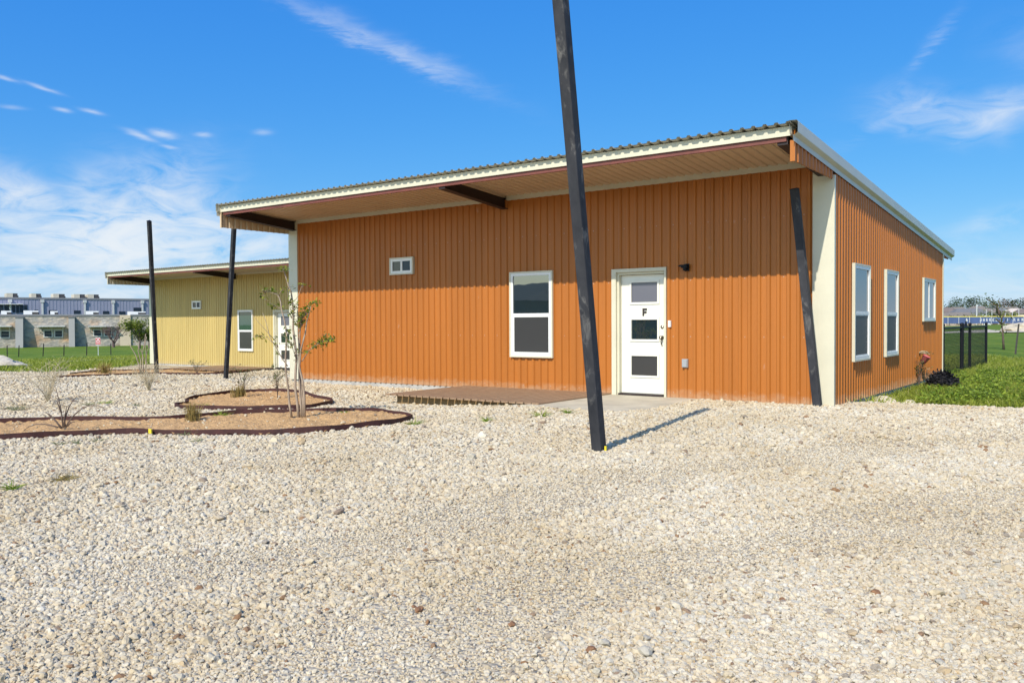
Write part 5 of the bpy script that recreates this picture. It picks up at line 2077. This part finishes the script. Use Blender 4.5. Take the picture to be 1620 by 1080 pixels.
def stone_window(u0, u1, v0, v1):
    a, b = W1.X(u0), W1.X(u1)
    z0_, z1_ = W1.Z(u0, v1), W1.Z(u0, v0)
    w = MB()
    w.frame(a-0.12, b+0.12, z0_-0.12, z1_+0.12, 0.12, 0.005, 0.08, front)
    win = w.build('window', M['awning'], sb)
    for k in (0, 1):
        zm = (z0_+z1_)/2
        MB().box(a, b, 0.005, 0.03, (z0_ if k == 0 else zm+0.03), (zm-0.03 if k == 0 else z1_), front).build('pane', M['farglass'], win)


for q in ((2, 14.5, 524, 533.5), (70.5, 82, 523, 532.5), (87.5, 98.5, 523, 532.5), (149, 160, 522, 531), (166, 176, 522, 531)):
    stone_window(*q)
for u0, u1 in ((-16, 20), (60, 104), (140, 180)):
    a, b = W1.X(u0), W1.X(u1)
    z = W1.Z(u0, 517)
    m = MB()
    m.box(a, b, 0.0, 1.35, z, z+0.14, front)
    for xx in (a+0.3, (a+b)/2, b-0.3):
        m.tube([(xx, -1.2, z), (xx, 0.0, z-0.9)], 0.05, 5)
    m.build('awning', M['awning'], sb)

W2 = WallLine(158, 174, -2.4)
wh = W2.root('warehouse', 'blue grey metal warehouse rising behind the stone building', 'building')
Xa, Xd = W2.X(-120), W2.X(420)
H2 = W2.Z(0, 470.3)
m = MB()
m.box(Xa, Xd, 0.02, 40, -1, H2)
m.build('wall', M['bluemetal'], wh)
m = MB()
rib_n = int((Xd-Xa)/0.6)
for k in range(rib_n):
    x = Xa+k*0.6
    m.box(x, x+0.12, -0.02, 0.018, 0, H2-0.3)
m.build('siding', M['bluemetal'], wh)
MB().box(Xa-0.1, Xd+0.1, -0.1, 0.015, H2-0.28, H2+0.05).build('gutter', M['coping'], wh)
for u in (17, 68, 135, 180, 226):
    x = W2.X(u)
    m = MB()
    m.box(x-0.14, x+0.14, -0.28, -0.03, 0, H2-0.9)
    m.box(x-0.3, x+0.3, -0.36, -0.03, H2-0.9, H2-0.35)
    m.build('downspout', M['awning'], wh)
for u0, u1, v0, v1 in ((0, 6, 482, 494), (8, 18, 482, 494), (20, 25, 482, 494), (26.5, 31, 482, 495), (32, 38, 482, 494), (39, 44.5, 482, 490), (55, 61, 490, 497), (78, 90, 490.5, 496), (117.5, 128, 491, 496), (163.5, 173.5, 492, 497), (189, 199, 492.5, 497), (212, 224.5, 486.5, 493)):
    MB().box(W2.X(u0), W2.X(u1), 0.025, 0.06, W2.Z(u0, v1), W2.Z(u0, v0), front).build('window', M['farglass'], wh)
for u0, u1 in ((-2, 7), (9.5, 18.5), (19.5, 26.5), (28.5, 36)):
    MB().box(W2.X(u0), W2.X(u1), 0.025, 1.3, W2.Z(u0, 481.6), W2.Z(u0, 480.6), front).build('awning', M['unitwhite'], wh)

RG = 'beige air handlers on the warehouse roof'
for u0, u1, v0, sp, lab in [(-9, 3, 466.5, 0.45, 'beige rooftop air handler cut by the left edge'), (13.5, 33, 464.8, 0.52, 'largest beige rooftop air handler at the left'), (53, 70, 467, 0.45, 'beige rooftop air handler above the second downspout'), (88, 108, 468, 0.45, 'beige rooftop air handler left of the roof pair'), (121, 140, 468, 0.48, 'left beige air handler of the adjoining roof pair'), (143, 162, 469.2, 0.5, 'right beige air handler of the adjoining roof pair')]:
    dback = 6.0
    x0, x1 = W2.X(u0), W2.X(u1)
    z1_ = W2.Z(u0, v0)
    pa = Vector((W2.a.x, W2.a.y))+W2.dir*((x0+x1)/2)
    nrm = Vector((-W2.dir.y, W2.dir.x))
    pa += nrm*3.0
    w2_ = (x1-x0)/2
    t = thing('rooftop_unit', lab, 'air handler', (pa.x, pa.y, W2.z0+H2), W2.rot, RG)
    hh = max((z1_-H2)*1.03, 0.85)
    cut = -w2_+2*w2_*sp
    MB().box(-w2_, cut, -1.4, 1.6, 0.012, hh).build('housing', M['unitbeige'], t)
    m = MB()
    m.box(cut+0.004, w2_*0.82, -1.3, 1.5, 0.012, hh*0.97)
    m.box(w2_*0.82+0.004, w2_, -1.0, 1.2, 0.012, hh*0.5)
    m.build('grille', M['unitdark'], t)
RW = 'white units on the stone building roof'
for u0, u1, v0, lab in [(0, 16, 491.3, 'white rooftop unit at the far left of the stone building'), (36, 60, 491, 'long white rooftop unit left of the second downspout'), (79, 91, 491.8, 'short white rooftop unit above the paired windows'), (136, 156.5, 491.8, 'white rooftop unit above the red and white sign'), (203, 232, 492.5, 'long white rooftop unit above the green tree')]:
    x0, x1 = W1.X(u0), W1.X(u1)
    pa = Vector((W1.a.x, W1.a.y))+W1.dir*((x0+x1)/2)+Vector((-W1.dir.y, W1.dir.x))*3.0
    t = thing('rooftop_unit', lab, 'rooftop unit', (pa.x, pa.y, W1.z0+H1), W1.rot, RW)
    w2_ = (x1-x0)/2
    hh = (W1.Z(u0, v0)-H1)*1.02
    MB().box(-w2_, w2_*0.15, -0.9, 0.9, -0.4, hh).build('housing', M['unitwhite'], t)
    m = MB()
    m.box(w2_*0.15+0.004, w2_, -0.85, 0.85, -0.4, hh*0.62)
    m.build('grille', M['unitdark'], t)
    m = MB()
    m.box(w2_*0.15+0.004, w2_, -0.88, 0.88, hh*0.62+0.004, hh*0.98)
    m.build('hood', M['unitwhite'], t)


# trees in front of the stone building
def bare_tree(label, u, d, h, w, seed):
    rr = random.Random(seed)
    p = px(u, d)
    t = thing('bare_tree', label, 'tree', (p.x, p.y, hz(p.x, p.y)))
    m = MB()

    def grow(p0, dr, ln, r, lev):
        q = p0+dr*ln*0.5+Vector((rr.gauss(0, 1), rr.gauss(0, 1), 0))*ln*0.05
        e = p0+dr*ln
        m.tube([p0, q, e], [r, r*0.8, r*0.62], 5 if lev < 2 else 3, cap=False)
        if lev == 5:
            return
        for _ in range(3 if lev < 4 else 4):
            dd = (dr+Vector((rr.gauss(0, 0.5), rr.gauss(0, 0.5), rr.gauss(0.10, 0.32)))).normalized()
            grow(p0+dr*ln*rr.uniform(0.65, 1.0), dd, ln*rr.uniform(0.62, 0.82), r*0.56, lev+1)
    for k in range(4):
        a = k*1.6+rr.uniform(-0.3, 0.3)
        grow(Vector((0, 0, h*0.08)), Vector((math.cos(a)*0.62, math.sin(a)*0.62, 1)).normalized(), h*0.26, h*0.026, 1)
    m.tube([(0, 0, -0.4), (0, 0, h*0.12)], [h*0.045, h*0.04], 7)
    m.build('trunk', M['barkbare'], t, fixn=False)


M['barkbare'] = mat('purple_grey_twigs', (0.115, 0.075, 0.07), rough=0.9, var=0.2, vscale=2)
bare_tree('leafless purplish bare tree in front of the stone building', 179.5, 124, 4.9, 4.2, 12)
p = px(221, 112)
crown_tree('green_tree', 'bright green feathery tree left of the yellow cabin', (p.x, p.y, hz(p.x, p.y)), 3.9, 4.4, M['fartree3'], None, 2600, 0.26, 0.35, 8, low=0.36)
p = px(236, 115)
crown_tree('green_tree', 'darker green tree partly behind the corner of the yellow cabin', (p.x, p.y, hz(p.x, p.y)), 4.2, 4.4, M['fartree3'], None, 1800, 0.26, 0.35, 9, low=0.36)

# ------------------------------------------------------------------ neighbour behind the camera, mirrored in the windows
M['darkroof'] = mat('dark_shingles', (0.05, 0.055, 0.06), rough=0.9, var=0.2, vscale=2)
M['darkwall'] = mat('dark_olive_siding', (0.07, 0.08, 0.07), rough=0.8, var=0.1, vscale=1)
nb = thing('house', 'low dark hip roofed house across the yard, seen only mirrored in the front window', 'house', (-30.3, -35.5, -0.4), R(25))
MB().box(-9, 9, -5.5, 5.5, -1, 2.9).build('wall', M['darkwall'], nb)
rf = MB()
rf.add([(-9.7, -6.2, 2.91), (9.7, -6.2, 2.91), (9.7, 6.2, 2.91), (-9.7, 6.2, 2.91), (-4.5, 0, 4.3), (4.5, 0, 4.3)], [(0, 1, 5, 4), (2, 3, 4, 5), (1, 2, 5), (3, 0, 4), (3, 2, 1, 0)])
rf.build('roof', M['darkroof'], nb)
for xx in (-5.5, 0.5, 5.0):
    MB().box(xx-0.6, xx+0.6, 5.505, 5.54, 0.8, 2.1).build('window', M['farglass'], nb)
